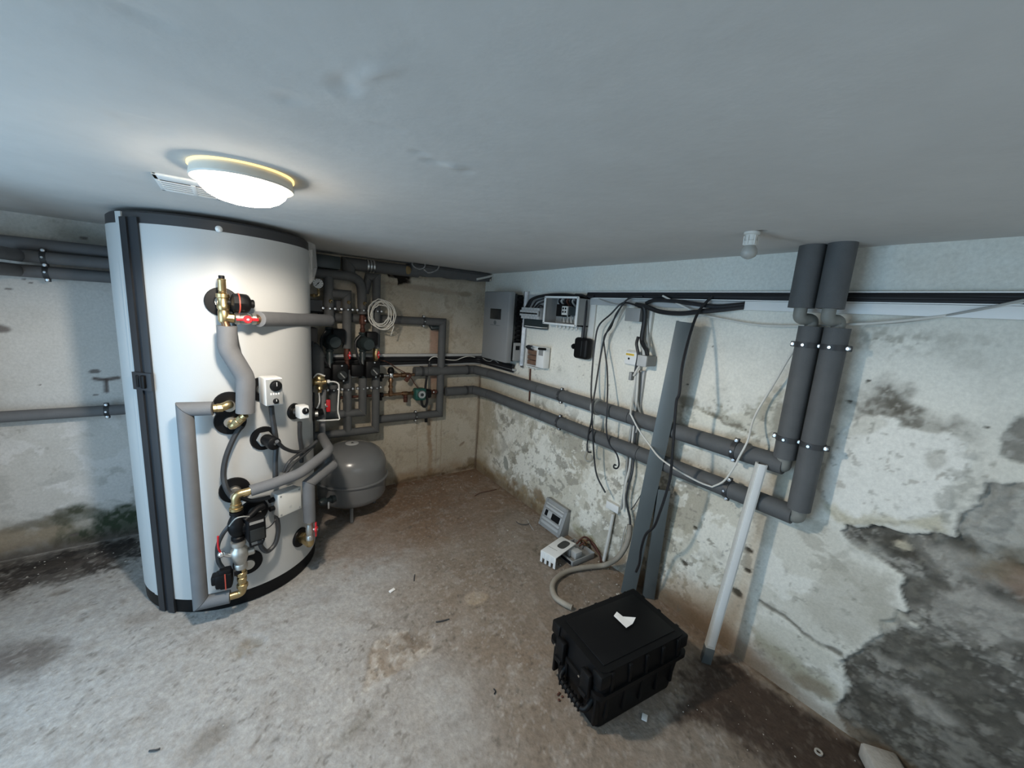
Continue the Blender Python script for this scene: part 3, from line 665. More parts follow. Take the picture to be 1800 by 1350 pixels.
def vent():
    c = Vector((-2.093,-1.556,1.954)); t = thing('ceiling_vent', 'white rounded vent cover with rows of slots beside the ceiling lamp', 'vent', c)
    LX_, LY_ = .165, .235
    b = B()
    box(b, (LX_, .060, .008), c + Vector((0, -LY_ / 2 + .030, -.004)), None, .003); box(b, (LX_, .014, .008), c + Vector((0, LY_ / 2 - .007, -.004)), None, .003)
    box(b, (.014, LY_, .008), c + Vector((-LX_ / 2 + .007, 0, -.004)), None, .003); box(b, (.014, LY_, .008), c + Vector((LX_ / 2 - .007, 0, -.004)), None, .003)
    box(b, (.012, LY_ - .07, .0090), c + Vector((0.012, .03, -.0045)), None, .001)
    part('vent_frame', b, M_WHITEP, t)
    part('vent_back', box(B(), (LX_ - .026, LY_ - .026, .0064), c + Vector((0, 0, -.0032))), M_BLACK, t)
    for k in range(5):
        part('slat', box(B(), (LX_ - .02, .017, .0020), c + Vector((0, -.034 + k * .0320, -.0078)), None, .0004), M_WHITEP, t)
vent()
def bulb():
    c = Vector((-0.483,-2.601,1.954)); t = thing('bare_bulb', 'small unlit frosted bulb in a white holder on the ceiling', 'light bulb', c)
    d = Vector((0, 0, -1))
    part('ceiling_rose', turned(B(), c, c + d * .012, [(0, .026), (.6, .026), (1, .016)], 14), M_CREAMP, t)
    b = B(); turned(b, c + d * .010, c + d * .046, [(0, .020), (.5, .018), (.55, .021), (1, .021)], 14)
    for k in range(6):
        a = k * PI / 3; box(b, (.004, .004, .03), c + Vector((math.cos(a) * .021, math.sin(a) * .021, -.028)))
    part('holder', b, M_CREAMP, t)
    part('bulb_glass', turned(B(), c + d * .044, c + d * .092, [(0, .016), (.25, .024), (.55, .0275), (.8, .023), (.95, .011), (1, .002)], 18), M_BULB, t)
bulb()

# ------------------------------------------------------------------ storage tank
TX, TY, TR = -2.0336, -0.638, 0.4225
def tpt(a, z, off=0.0):
    a = math.radians(a); return Vector((TX + (TR + off) * math.cos(a), TY + (TR + off) * math.sin(a), z))
def trad(a): a = math.radians(a); return Vector((math.cos(a), math.sin(a), 0))
def ang(p): return math.degrees(math.atan2(p[1] - TY, p[0] - TX))
def tframe(a):
    """x = along the jacket to the right, y = up, z = out of the tank"""
    r = trad(a); return Matrix((Vector((-r.y, r.x, 0)), Vector((0, 0, 1)), r)).transposed()
def tpose(p, da=0.0):
    """pose whose origin is point p near the jacket"""
    return pose(p, tframe(ang(p) + da))
def arcwall(bm, a0, a1, z0, z1, r0, r1, n):
    """solid curved sheet between radii r0 < r1"""
    L = []
    for k in range(n + 1):
        q = math.radians(a0 + (a1 - a0) * k / n); c, s_ = math.cos(q), math.sin(q)
        L.append([bm.verts.new((TX + r * c, TY + r * s_, z)) for r, z in ((r0, z0), (r1, z0), (r1, z1), (r0, z1))])
    for p, q in zip(L, L[1:]):
        for j in range(4): bm.faces.new((p[j], p[(j + 1) % 4], q[(j + 1) % 4], q[j]))
    bm.faces.new(L[0]); bm.faces.new(list(reversed(L[-1]))); return bm
tank = thing('storage_tank', 'tall white cylindrical hot water storage tank with black lid and base', 'water tank', (TX, TY, 0))
c0 = Vector((TX, TY, 0))
part('inner_body', turned(B(), c0 + Vector((0, 0, .01)), c0 + Vector((0, 0, 1.90)), [(0, TR - .03), (1, TR - .03)], 64), M_BLACKM, tank)
part('jacket', arcwall(B(), -130.2, 216.5, .078, 1.880, TR - .028, TR, 110), M_JACKET, tank, 30, 'white jacket sheet')
part('jacket_flap', arcwall(B(), -146.2, -141.2, .078, 1.925, TR - .004, TR + .003, 6), M_JACKET, tank, 30, 'raised edge of the white jacket')
part('base_band', turned(B(), c0 + Vector((0, 0, .0)), c0 + Vector((0, 0, .08)), [(0, TR - .008), (.05, TR - .004), (.97, TR - .002), (1, TR - .006)], 96), M_BLACK, tank, 30)
part('lid', turned(B(), c0 + Vector((0, 0, 1.872)), c0 + Vector((0, 0, 1.932)), [(0, TR - .006), (.05, TR - .001), (.85, TR - .003), (1, TR - .012)], 96), M_LID, tank, 30)
b = B(); arcwall(b, -141.6, -136.6, .004, 1.902, TR - .02, TR + .009, 4); arcwall(b, -133.6, -129.3, .004, 1.902, TR - .02, TR + .009, 4)
arcwall(b, -136.8, -133.4, .004, 1.902, TR - .02, TR + .001, 3)
part('closing_strip', b, M_STRIP, tank, 30)
cl = part('strip_clip', arcwall(B(), -142.4, -128.8, 1.155, 1.235, TR + .004, TR + .017, 10), M_STRIP, tank, 30)
p = tpt(-135.6, 1.195, .018)
b = B(); m_ = tpose(p); box(b, (.012, .055, .006), (-.018, 0, 0), m_, .002); box(b, (.022, .06, .012), (.016, 0, .003), m_, .004); part('clip_lever', b, M_BLACK, cl)
p = Vector((-2.027,-1.060,1.887)); b = B(); r_ = trad(ang(p)); cyl(b, p, p + r_ * .018, .009, 12); ball(b, p + r_ * .024, .014)
part('lid_knob', b, M_WHITEP, tank)
def rosette(p, r=.066):
    p = Vector(p); a = ang(p); n = trad(a); q = tpt(a, p.z)
    t_ = part('port_rosette', turned(B(), q - n * .03, q + n * .012, [(0, r), (.85, r), (.97, r * .95), (1, r * .6)], 28), M_BLACK, tank)
    part('port_stub', turned(B(), q + n * .005, q + n * .03, [(0, r * .42), (1, r * .40)], 16), M_NICKEL, t_)
    return q, n
PORT = {}
for k, px in dict(top=(-2.032,-1.060,1.572), left=(-2.028,-1.060,1.087), left2=(-2.028,-1.060,1.008), thermo=(-1.898,-1.038,1.154), sensor=(-1.746,-0.948,1.003), plug=(-1.895,-1.037,0.897), low=(-2.027,-1.060,0.651), pump=(-1.953,-1.053,0.515), foot=(-1.990,-1.058,0.236), right=(-1.733,-0.935,0.237), edge=(-1.615,-0.699,0.911)).items():
    PORT[k] = rosette(px, {'thermo': .060, 'sensor': .045, 'plug': .062, 'right': .056, 'edge': .05}.get(k, .066))

# ---- upper port: brass vent pipe, actuator, red ball valve, long insulated pipe
def brass(bm, p0, p1, r, nuts=((0, 1.25), (1, 1.25)), seg=14):
    """brass pipe piece with hex collars"""
    p0, p1 = Vector(p0), Vector(p1); cyl(bm, p0, p1, r, seg); d = (p1 - p0)
    for t_, k in nuts:
        L = .012 / d.length; a = max(0, min(1 - 2 * L, t_ - L))
        cyl(bm, p0 + d * a, p0 + d * (a + 2 * L), r * k, 8, .0015)
    return bm
OFF = .085
v0 = Vector((-2.027,-1.145,1.611)); vt = Vector((-2.026,-1.145,1.674)); vb = Vector((-2.033,-1.145,1.507)); vt.x = vb.x = v0.x; vt.y = vb.y = v0.y
t = thing('brass_vent_fitting', 'tall brass vent tube with black cap on the upper tank port', 'pipe fitting', vb)
part('vent_tube', turned(B(), v0, vt, [(0, .012), (.06, .016), (.14, .013), (.2, .0152), (.9, .0152), (.93, .0165), (1, .0145)], 18), M_BRASS, t)
part('vent_cap', cyl(B(), vt, vt + Vector((0, 0, .014)), .0115, 14, .002), M_BLACK, t)
b = B(); turned(b, vb - Vector((0, 0, .025)), v0, [(0, .015), (.08, .022), (.40, .022), (.44, .0195), (.5, .0235), (.62, .0235), (.66, .0205), (.84, .0205), (.87, .025), (.99, .025), (1, .015)], 18)
part('tee_body', b, M_BRASS, t)
ve = Vector((-1.989,-1.144,1.504))
part('side_outlet', brass(B(), vb, ve, .016, ((.45, 1.25), (1, 1.3))), M_BRASS, t)
q, n = PORT['top']; part('port_pipe', cyl(B(), q, Vector((v0.x, v0.y, q.z)), .022, 14), M_NICKEL, t)
a0 = Vector((-1.967,-1.141,1.573))
t = thing('valve_actuator', 'dark round valve actuator with red stripe beside the tall brass vent', 'actuator', a0)
F3 = tframe(ang(a0)); ax = F3 @ Vector((1, 0, 0)); up = Vector((0, 0, 1)); fr = F3 @ Vector((0, 0, 1))
b = B(); turned(b, a0 - ax * .050, a0 + ax * .042, [(0, .012), (.16, .014), (.2, .028), (.28, .040), (.5, .043), (.84, .041), (.93, .036), (1, .024)], 8); part('housing', b, M_BLACK, t)
part('stripe', ring(B(), a0 - ax * .004, ax, .0415, .005, .003, 24), M_ORANGE, t)
part('end_knob', cyl(B(), a0 + ax * .040, a0 + ax * .056, .019, 12, .003), M_BLACK, t)
def ball_valve(name_label, p0, p1, out, r=.02, handle='fly', group=None, hr=.032):
    p0, p1 = Vector(p0), Vector(p1); d = (p1 - p0).normalized(); o = Vector(out); o = (o - d * o.dot(d)).normalized()
    t = thing('ball_valve', name_label, 'valve', (p0 + p1) / 2, group)
    b = B(); turned(b, p0, p1, [(0, r * .9), (.02, r * 1.2), (.2, r * 1.2), (.24, r * .95), (.36, r * 1.15), (.5, r * 1.25), (.64, r * 1.15), (.76, r * .95), (.8, r * 1.2), (.98, r * 1.2), (1, r * .9)], 16)
    c = (p0 + p1) / 2; cyl(b, c, c + o * r * 1.9, r * .45, 10); part('valve_body', b, M_NICKEL, t)
    b = B(); s_ = d; c1 = c + o * r * 1.95
    cyl(b, c1 - o * .004, c1 + o * .007, hr * .55, 16, .002)
    box(b, (.014, .008, hr * 2.7), (0, 0, 0), pose(c1, Matrix((d.cross(o), o, d)).transposed()), .003)
    part('butterfly_handle', b, M_RED, t, 40, 'red butterfly handle')
    part('handle_screw', cyl(B(), c1 + o * .005, c1 + o * .011, .006, 8, .001), M_CHROME, t)
    return t
vv = Vector((-1.907,-1.129,1.504)); ball_valve('red handled ball valve next to the tall brass vent on the tank', ve, vv, trad(-86), .021)
# thick insulated pipe that runs past the tank and turns in behind it
sa = Vector((-1.896,-1.126,1.505)); sa2 = Vector((-1.504,-0.636,1.489)); sd = (sa2 - sa).normalized()
pipe = thing('insulated_pipe', 'thick grey foam pipe running right from the red handled upper valve', 'pipe', sa)
b = B(); sweep(b, fillet([sa, sa2, sa2 + Vector((.02, .30, -.02))], .05, 8), .0355, 20); part('foam_sleeve', b, M_FOAM, pipe)
part('sleeve_end', turned(B(), sa - sd * .003, sa + sd * .004, [(0, .030), (.4, .0362), (1, .0362)], 20), M_FOAML, pipe)
part('pipe_stub', turned(B(), vv - sd * .01, sa + sd * .02, [(0, .018), (.3, .023), (.6, .017), (1, .015)], 14), M_COPPER, pipe)
# S-shaped insulated pipe
s0, s1, s2, s3 = Vector((-2.018,-1.160,1.471)), Vector((-2.021,-1.160,1.372)), Vector((-1.959,-1.155,1.234)), Vector((-1.968,-1.156,1.069))
pipe = thing('insulated_pipe', 'S-bent grey foam pipe hanging below the tall brass vent', 'pipe', s3)
part('foam_sleeve', sweep(B(), fillet([s0, s1, s2, s3], [.10, .10], 8), .0385, 22), M_FOAML, pipe)
part('inner_pipe', cyl(B(), vb - Vector((0, 0, .01)), s0 - Vector((0, 0, .01)), .016, 12), M_COPPER, pipe)
# brass elbow under the S-bend
q, n = PORT['left2']; e1 = Vector((-2.022,-1.120,0.996)); e2 = s3 + Vector((0, 0, -.012))
t = thing('brass_elbow', 'slanted brass elbow joining the S-bent pipe to the tank', 'pipe fitting', e1)
b = B(); sweep(b, fillet([q, e1, e1 + (e2 - e1) * .35], .022, 6), .018, 14); part('elbow', b, M_BRASS, t)
b = B(); brass(b, e1 + (e2 - e1) * .25, e2, .0155, ((.1, 1.3), (.55, 1.25))); part('nipple', b, M_BRASS, t)
# L-shaped insulated pipe at the left
l0, l1, l2, l3 = Vector((-2.089,-1.148,1.097)), Vector((-2.188,-1.127,1.095)), Vector((-2.184,-1.123,0.125)), Vector((-2.072,-1.144,0.133))
l1.z = l0.z; l2.x, l2.y = l1.x, l1.y; l3.z = l2.z
pipe = thing('insulated_pipe', 'grey foam pipe running down the left front of the tank to the floor', 'pipe', l2)
def sleeve(par, a, b_, r, m=M_FOAML, name='foam_sleeve', seg=22, cut0=None, cut1=None):
    """straight sleeve; cut0 / cut1 = neighbouring points for mitred ends"""
    return part(name, sweep(B(), [a, b_], r, seg), m, par)
def mitred(par, pts, r, m, seg=22, gap=.0012):
    """one sleeve per straight run, mitre-cut at the corners with a hairline joint"""
    P = [Vector(p) for p in pts]; F = []
    bm0 = B(); sweep(bm0, P, r, seg, True); bm0.verts.ensure_lookup_table(); co = [v.co.copy() for v in bm0.verts]; bm0.free()
    for i in range(len(P) - 1):
        b = B(); d = (P[i + 1] - P[i]).normalized(); g0 = gap if i > 0 else 0; g1 = gap if i < len(P) - 2 else 0
        A = [b.verts.new(c + d * g0) for c in co[i * seg:(i + 1) * seg]]; Bq = [b.verts.new(c - d * g1) for c in co[(i + 1) * seg:(i + 2) * seg]]
        for k in range(seg): b.faces.new((A[k], A[(k + 1) % seg], Bq[(k + 1) % seg], Bq[k]))
        b.faces.new(A); b.faces.new(list(reversed(Bq)))
        part('foam_sleeve', b, m, par)
mitred(pipe, [l0, l1, l2, l3], .0315, M_FOAML)
q, n = PORT['left']; e1 = Vector((-2.029,-1.145,1.110)); 
t = thing('brass_elbow', 'polished brass elbow at the top of the long left foam pipe', 'pipe fitting', e1)
b = B(); sweep(b, fillet([q, e1, Vector((e1.x - .03, e1.y, l0.z))], .024, 6), .0185, 16); part('elbow', b, M_BRASS, t)
b = B(); brass(b, Vector((e1.x - .022, e1.y, l0.z)), l0 + Vector((.0, 0, 0)), .0155, ((.05, 1.3), (.4, 1.2), (.9, 1.15))); part('nipple', b, M_BRASS, t)

# ---- thermostat, sensor box, black plug, junction box
def knob_box(name, label, cat, port, c, sx, sy, sz, m_side, m_face, dials, da=0, rr=.006):
    q, n = PORT[port]; c = Vector(c); a = ang(c) + da; m_ = pose(c, tframe(a)); zz = tframe(a) @ Vector((0, 0, 1))
    t = thing(name, label, cat, c - Vector((0, 0, sy / 2)))
    part('housing', box(B(), (sx, sy, sz), (0, 0, 0), m_, rr), m_side, t)
    fp = part('faceplate', box(B(), (sx * .90, sy * .93, .006), (0, 0, sz / 2 + .001), m_, .002), m_face, t)
    for x, y, r, h in dials:
        p = m_ @ Vector((x, y, sz / 2 + .003)); d = part('dial', turned(B(), p, p + zz * h, [(0, r * 1.12), (.25, r * 1.12), (.3, r), (.9, r * .95), (1, r * .8)], 24), M_BLACK, t)
        b = B(); box(b, (.002, r * .8, .002), (x, y + r * .45, sz / 2 + .003 + h), m_); part('pointer', b, M_WHITEP, d)
    part('stem', cyl(B(), q, c - zz * sz * .4, .018, 12), M_NICKEL, t)
    return t, m_, zz, fp
c = Vector((-1.859,-1.115,1.161))
t, m_, zz, fp = knob_box('thermostat', 'grey and white box thermostat with black dial on the tank', 'thermostat', 'thermo', c, .078, .134, .092, M_WHITEP, M_GREYP, [(.006, .030, .024, .016), (.004, -.045, .012, .011)], -6)
b = B()
for k in range(4): box(b, (.006, .010, .001), (-.016 + k * .011, -.008, .051), m_)
part('scale_marks', b, M_WHITEP, fp)
c = Vector((-1.712,-1.004,1.014))
knob_box('sensor_switch', 'small white box switch with black knob at the right edge of the tank', 'switch', 'sensor', c, .050, .070, .058, M_WHITEP, M_WHITEP, [(.004, .008, .016, .011)], -26)
q, n = PORT['plug']
t = thing('screw_in_plug', 'thick black screw-in plug pointing out of the tank below the thermostat', 'plug', q)
part('lock_nut', turned(B(), q + n * .006, q + n * .03, [(0, .040), (1, .038)], 6), M_GREYP, t)
part('plug_body', turned(B(), q + n * .03, q + n * .125, [(0, .028), (.1, .030), (.6, .029), (.64, .033), (.95, .032), (1, .026)], 20), M_BLACK, t)
part('plug_screw', cyl(B(), q + n * .124, q + n * .128, .006, 8), M_CHROME, t)
c = Vector((-1.808,-1.047,0.539)); m_ = pose(c, tframe(ang(c) + 0))
t = thing('junction_box', 'flat square pale grey junction box with four corner screws on the lower tank', 'junction box', c - Vector((0, 0, .07)))
part('box_body', box(B(), (.125, .125, .055), (0, 0, 0), m_, .006), M_GREYL, t)
cv = part('cover', box(B(), (.128, .128, .014), (0, 0, .033), m_, .004), M_CREAMP, t)
for x in (-1, 1):
    for y in (-1, 1): part('cover_screw', cyl(B(), m_ @ Vector((x * .052, y * .052, .039)), m_ @ Vector((x * .052, y * .052, .042)), .005, 8), M_GREYP, cv)
b = B()
for k in range(3): box(b, (.014, .0022, .0008), (.0, -.022 - .005 * k, .0402), m_)
part('embossed_mark', b, M_GREYL, cv)
for y in (.03, -.018): part('cable_gland', cyl(B(), m_ @ Vector((-.06, y, -.004)), m_ @ Vector((-.085, y, -.004)), .013, 10), M_BLACK, t)

# ---- lower pump line: elbow, pump, silver valve, actuator, foot elbow
q, n = PORT['low']; g0 = Vector((-2.025,-1.145,0.655)); g1 = Vector((-1.964,-1.141,0.672)); g1.z = g0.z + .012
t = thing('brass_elbow', 'brass elbow and wide nut on top of the black pump', 'pipe fitting', g0)
b = B(); sweep(b, fillet([q, Vector((g0.x, g0.y, q.z))], .02), .022, 14); part('port_pipe', b, M_NICKEL, t)
gd = Vector((-2.023,-1.145,0.592)); gd.x, gd.y = g0.x, g0.y
b = B(); sweep(b, fillet([g0 + Vector((0, 0, -.04)), g0 + Vector((0, 0, .006)), g1], .03, 8), .0185, 16); part('elbow', b, M_BRASS, t)
b = B(); brass(b, g0 + (g1 - g0) * .45, g1, .0155, ((.1, 1.25), (.75, 1.2))); part('nipple', b, M_BRASS, t)
b = B(); turned(b, g0 - Vector((0, 0, .03)), gd - Vector((0, 0, .008)), [(0, .020), (.2, .020), (.25, .024), (.55, .024), (.6, .021), (.7, .029), (1, .029)], 12); part('union_nut', b, M_BRASS, t)
# long slanted insulated pipe to the right
h1 = Vector((-1.872,-1.130,0.679)); h2 = Vector((-1.739,-1.096,0.698)); h3 = Vector((-1.567,-0.957,0.753)); h4 = Vector((-1.563,-0.685,0.752))
pipe = thing('insulated_pipe', 'grey foam pipe sloping up from the lower brass elbow round the tank', 'pipe', g1)
part('foam_sleeve', sweep(B(), fillet([g1, h1, h2, h3, h4], [.2, .2, .11], 10), .0275, 20), M_FOAM, pipe)
# black pump
pc = Vector((-2.023,-1.160,0.494)); pc.x, pc.y = g0.x, g0.y; m_ = pose(pc, tframe(-84))
t = thing('circulation_pump', 'black circulation pump with square control box on the lower tank', 'pump', pc - Vector((0, 0, .12)))
b = B(); turned(b, pc + Vector((0, 0, -.072)), pc + Vector((0, 0, .085)), [(0, .022), (.04, .029), (.12, .029), (.16, .023), (.28, .034), (.42, .041), (.58, .041), (.72, .034), (.82, .026), (.88, .022), (.9, .029), (.99, .029), (1, .02)], 18); part('volute', b, M_BLACK, t)
mc = m_ @ Vector((.0, .0, .07)); zz = tframe(-84) @ Vector((0, 0, 1)); xx = tframe(-84) @ Vector((1, 0, 0))
b = B(); turned(b, pc, pc + xx * .075, [(0, .036), (.5, .040), (1, .038)], 20); part('motor_housing', b, M_BLACK, t)
bc = Vector((-1.954,-1.170,0.483)); m2 = pose(bc, tframe(-77))
cb = part('control_box', box(B(), (.078, .118, .075), (0, 0, 0), m2, .008), M_BLACK, t)
part('label_strip', box(B(), (.060, .014, .003), (-.002, .046, .0385), m2), M_CHROME, cb)
b = B(); box(b, (.062, .06, .004), (0, -.02, .038), m2, .002); part('front_panel', b, M_SCREEN, cb)
b = B(); sweep(b, [m2 @ Vector(v) for v in ((-.03, -.06, .02), (-.028, -.082, .025), (.02, -.080, .03), (.03, -.06, .03))], .005, 8); part('cable_clip', b, M_BLACK, cb)
arm = Vector((-2.016,-1.160,0.561)); b = B(); sweep(b, [m2 @ Vector((-.04, .05, .0)), m2 @ Vector((.02, .085, -.02)), m2 @ Vector((.05, .085, -.03))], .016, 10); part('bracket', b, M_BLACK, t)
# silver isolation valve with the long red lever
i0 = pc - Vector((0, 0, .072)); i1 = Vector((-2.027,-1.145,0.264)); i1.x, i1.y = g0.x + .006, g0.y
t = thing('lever_valve', 'cast silver valve with long thin red lever below the black pump', 'valve', i1)
b = B(); turned(b, i1, i0, [(0, .020), (.04, .028), (.16, .028), (.2, .025), (.34, .032), (.5, .040), (.68, .036), (.76, .026), (.82, .026), (.85, .032), (.97, .032), (1, .02)], 18)
sc = (i0 * .52 + i1 * .48); cyl(b, sc, sc + xx * .062, .021, 12, .004); part('valve_body', b, M_NICKEL, t)
lv0 = sc - xx * .03; lv1 = Vector((-2.094,-1.157,0.374)); lv2 = Vector((-2.102,-1.166,0.475)); lv3 = Vector((-2.079,-1.159,0.379))
b = B(); cyl(b, lv0, lv1, .010, 10); ball(b, lv1, .016); part('lever_stem', b, M_CHROME, t)
b = B(); sweep(b, spline([lv1 + Vector((0, 0, .004)), (lv1 + lv2) * .5 - Vector((.006, 0, .01)), lv2], 6), .0075, 8, True, .6); part('lever_handle', b, M_RED, t, 40, 'long red lever')
# lower actuator
ac = Vector((-2.090,-1.142,0.234)); m_ = pose(ac, tframe(ang(ac)))
t = thing('valve_actuator', 'black box valve actuator with red stripe near the tank foot', 'actuator', ac - Vector((0, 0, .05)))
b = B(); box(b, (.070, .074, .06), (0, -.004, 0), m_, .010); box(b, (.084, .048, .05), (-.008, .005, .0), m_, .008); box(b, (.05, .104, .042), (.006, 0, 0), m_, .008); part('housing', b, M_BLACK, t)
part('stripe', box(B(), (.005, .084, .003), (.008, -.004, .0305), m_), M_ORANGE, t)
part('drive_shaft', cyl(B(), m_ @ Vector((.04, .02, 0)), Vector((i1.x, i1.y, ac.z + .02)), .02, 12), M_BLACK, t)
# foot elbow
j1 = Vector((-2.028,-1.145,0.136)); j1.x, j1.y = i1.x, i1.y; j1.z = l3.z
t = thing('brass_elbow', 'dull brass elbow at the tank foot beside the foam pipe end', 'pipe fitting', j1 - Vector((0, 0, .02)))
b = B(); sweep(b, fillet([i1 + Vector((0, 0, .005)), Vector((i1.x, i1.y, l3.z)), l3 + Vector((.0, 0, 0))], .03, 8), .018, 16); part('elbow', b, M_BRASS, t)
b = B()
for k, rr in ((.12, .0235), (.34, .0215), (.60, .025)):
    p = i1.lerp(Vector((i1.x, i1.y, l3.z)), k); cyl(b, p, p - Vector((0, 0, .022)), rr, 8, .002)
part('collar', b, M_BRASS, t)
# right lower branch
r0, r1, r2 = Vector((-1.555,-0.938,0.652)), Vector((-1.695,-1.022,0.611)), Vector((-1.695,-1.047,0.388))
r1.x, r1.y = r2.x, r2.y
pipe = thing('insulated_pipe', 'bent grey foam pipe dropping to the red valve at the tank edge', 'pipe', r2)
mitred(pipe, [r0 + Vector((.0, .16, .02)), r0, r1, r2], .031, M_FOAM)
q, n = PORT['right']; r3 = Vector((r2.x, r2.y, q.z + .005))
ball_valve('red handled ball valve under the bent foam pipe at the tank edge', r2 + Vector((0, 0, .01)), r3 + Vector((0, 0, .028)), Vector((.9, -.45, 0)), .017)
t = thing('brass_elbow', 'brass elbow under the red valve on the right tank edge', 'pipe fitting', r3 - Vector((0, 0, .02)))
b = B(); sweep(b, fillet([q, r3, r3 + Vector((0, 0, .03))], .022, 6), .021, 14); part('elbow', b, M_BRASS, t)
b = B(); brass(b, q + n * .012, q + n * .05, .024, ((.3, 1.3),)); part('nipple', b, M_BRASS, t)

# ---- tank cables
def cable(name, label, pts, r, m, group=None, n=8, cat='cable'):
    b = B(); sweep(b, spline(pts, n), r, 8); return one(name, b, m, label, cat, group)
CB = .0115
cable('power_cable', 'dark cable from the upper actuator down behind the S-bent pipe', [(-1.994,-1.109,1.532), (-1.985,-1.088,1.396), (-1.965,-1.080,1.260), (-1.953,-1.073,1.118), (-1.975,-1.082,1.023)], .009, M_CABLEG)
cable('power_cable', 'thick dark cable looping from below the S-bend to the lower brass elbow', [(-1.986,-1.088,0.988), (-2.021,-1.095,0.926), (-2.054,-1.100,0.838), (-2.067,-1.104,0.755), (-2.059,-1.120,0.692), (-2.039,-1.120,0.641)], .0125, M_CABLEG)
cable('power_cable', 'thick cable hanging straight down from the thermostat', [(-1.859,-1.098,1.077), (-1.855,-1.086,1.012), (-1.843,-1.070,0.885), (-1.850,-1.073,0.779), (-1.854,-1.075,0.655)], .0125, M_CABLEG)
cable('power_cable', 'cable hanging from the small white box switch', [(-1.725,-1.009,0.956), (-1.725,-0.996,0.878), (-1.716,-0.974,0.788), (-1.716,-0.961,0.709)], .0115, M_CABLEG)
cable('power_cable', 'cable sagging from the black plug towards the tank edge', [(-1.846,-1.179,0.917), (-1.809,-1.099,0.850), (-1.749,-1.015,0.793), (-1.686,-0.958,0.781), (-1.633,-0.925,0.807)], .0095, M_CABLEG)
cable('power_cable', 'upper of two cables arching over the sloping foam pipe', [(-1.814,-1.057,0.704), (-1.786,-1.052,0.755), (-1.737,-1.006,0.772), (-1.682,-0.954,0.783), (-1.622,-0.870,0.792)], .0085, M_CABLEG)
cable('power_cable', 'lower of two cables arching over the sloping foam pipe', [(-1.802,-1.061,0.697), (-1.764,-1.038,0.736), (-1.706,-0.979,0.754), (-1.642,-0.920,0.786)], .0075, M_CABLEG)
cable('power_cable', 'cable from the lower brass elbow to the flat junction box', [(-2.005,-1.110,0.628), (-1.966,-1.106,0.599), (-1.923,-1.097,0.592), (-1.882,-1.086,0.590)], .011, M_CABLEB)
cable('power_cable', 'thick cable looping under the flat junction box to the black pump', [(-1.855,-1.075,0.475), (-1.849,-1.073,0.393), (-1.866,-1.090,0.324), (-1.904,-1.113,0.303), (-1.929,-1.129,0.343), (-1.937,-1.141,0.397)], .0115, M_CABLEG)
cable('power_cable', 'dark cable from the black pump down to the lower actuator', [(-2.044,-1.160,0.530), (-2.083,-1.138,0.469), (-2.107,-1.125,0.403), (-2.109,-1.125,0.326), (-2.093,-1.127,0.276)], .010, M_CABLEG)
cable('signal_wire', 'thin black wire arching right from the pump control box', [(-1.917,-1.178,0.465), (-1.890,-1.130,0.448), (-1.867,-1.091,0.450), (-1.849,-1.073,0.476)], .0028, M_CABLEB)
cable('signal_wire', 'thin grey wire curving over the black pump', [(-2.056,-1.180,0.523), (-2.029,-1.230,0.579), (-1.998,-1.229,0.582), (-1.976,-1.208,0.565)], .003, M_CABLEGR)

# ---- clear bag with papers at the upper right tank edge
bp_ = [Vector(v) for v in ((-1.623,-0.713,1.935), (-1.584,-0.707,1.922), (-1.580,-0.739,1.794), (-1.601,-0.752,1.721), (-1.625,-0.767,1.690), (-1.641,-0.785,1.729), (-1.640,-0.758,1.848))]
t = thing('document_bag', 'crumpled clear plastic bag hanging at the upper right tank edge', 'plastic bag', bp_[4])
def pillow(pts, th, n=(0.57, .8, 0)):
    b = B(); c = sum(pts, Vector()) / len(pts); nn = Vector(n).normalized(); v = [b.verts.new(p) for p in pts]
    ins = [b.verts.new(c.lerp(p, .55) - nn * th * random.uniform(.7, 1.2)) for p in pts]; ob = [b.verts.new(c.lerp(p, .55) + nn * th * random.uniform(.7, 1.2)) for p in pts]
    k = len(pts)
    for i in range(k):
        j = (i + 1) % k; b.faces.new((v[i], v[j], ins[j], ins[i])); b.faces.new((v[j], v[i], ob[i], ob[j]))
    b.faces.new(ins); b.faces.new(list(reversed(ob))); return b
part('bag_film', pillow(bp_, .014), M_FILM, t)
b = B(); q_ = [Vector(v) for v in ((-1.623,-0.725,1.884), (-1.607,-0.736,1.885), (-1.604,-0.754,1.759), (-1.627,-0.772,1.718))]
prism(b, [(0, 0), (.025, .005), (.02, -.16), (.004, -.19)], .004, pose(q_[0], Matrix((Vector((.8, -.57, 0)), Vector((0, 0, 1)), Vector((-.57, -.8, 0)))).transposed())); part('folded_paper', b, M_GREYL, t)

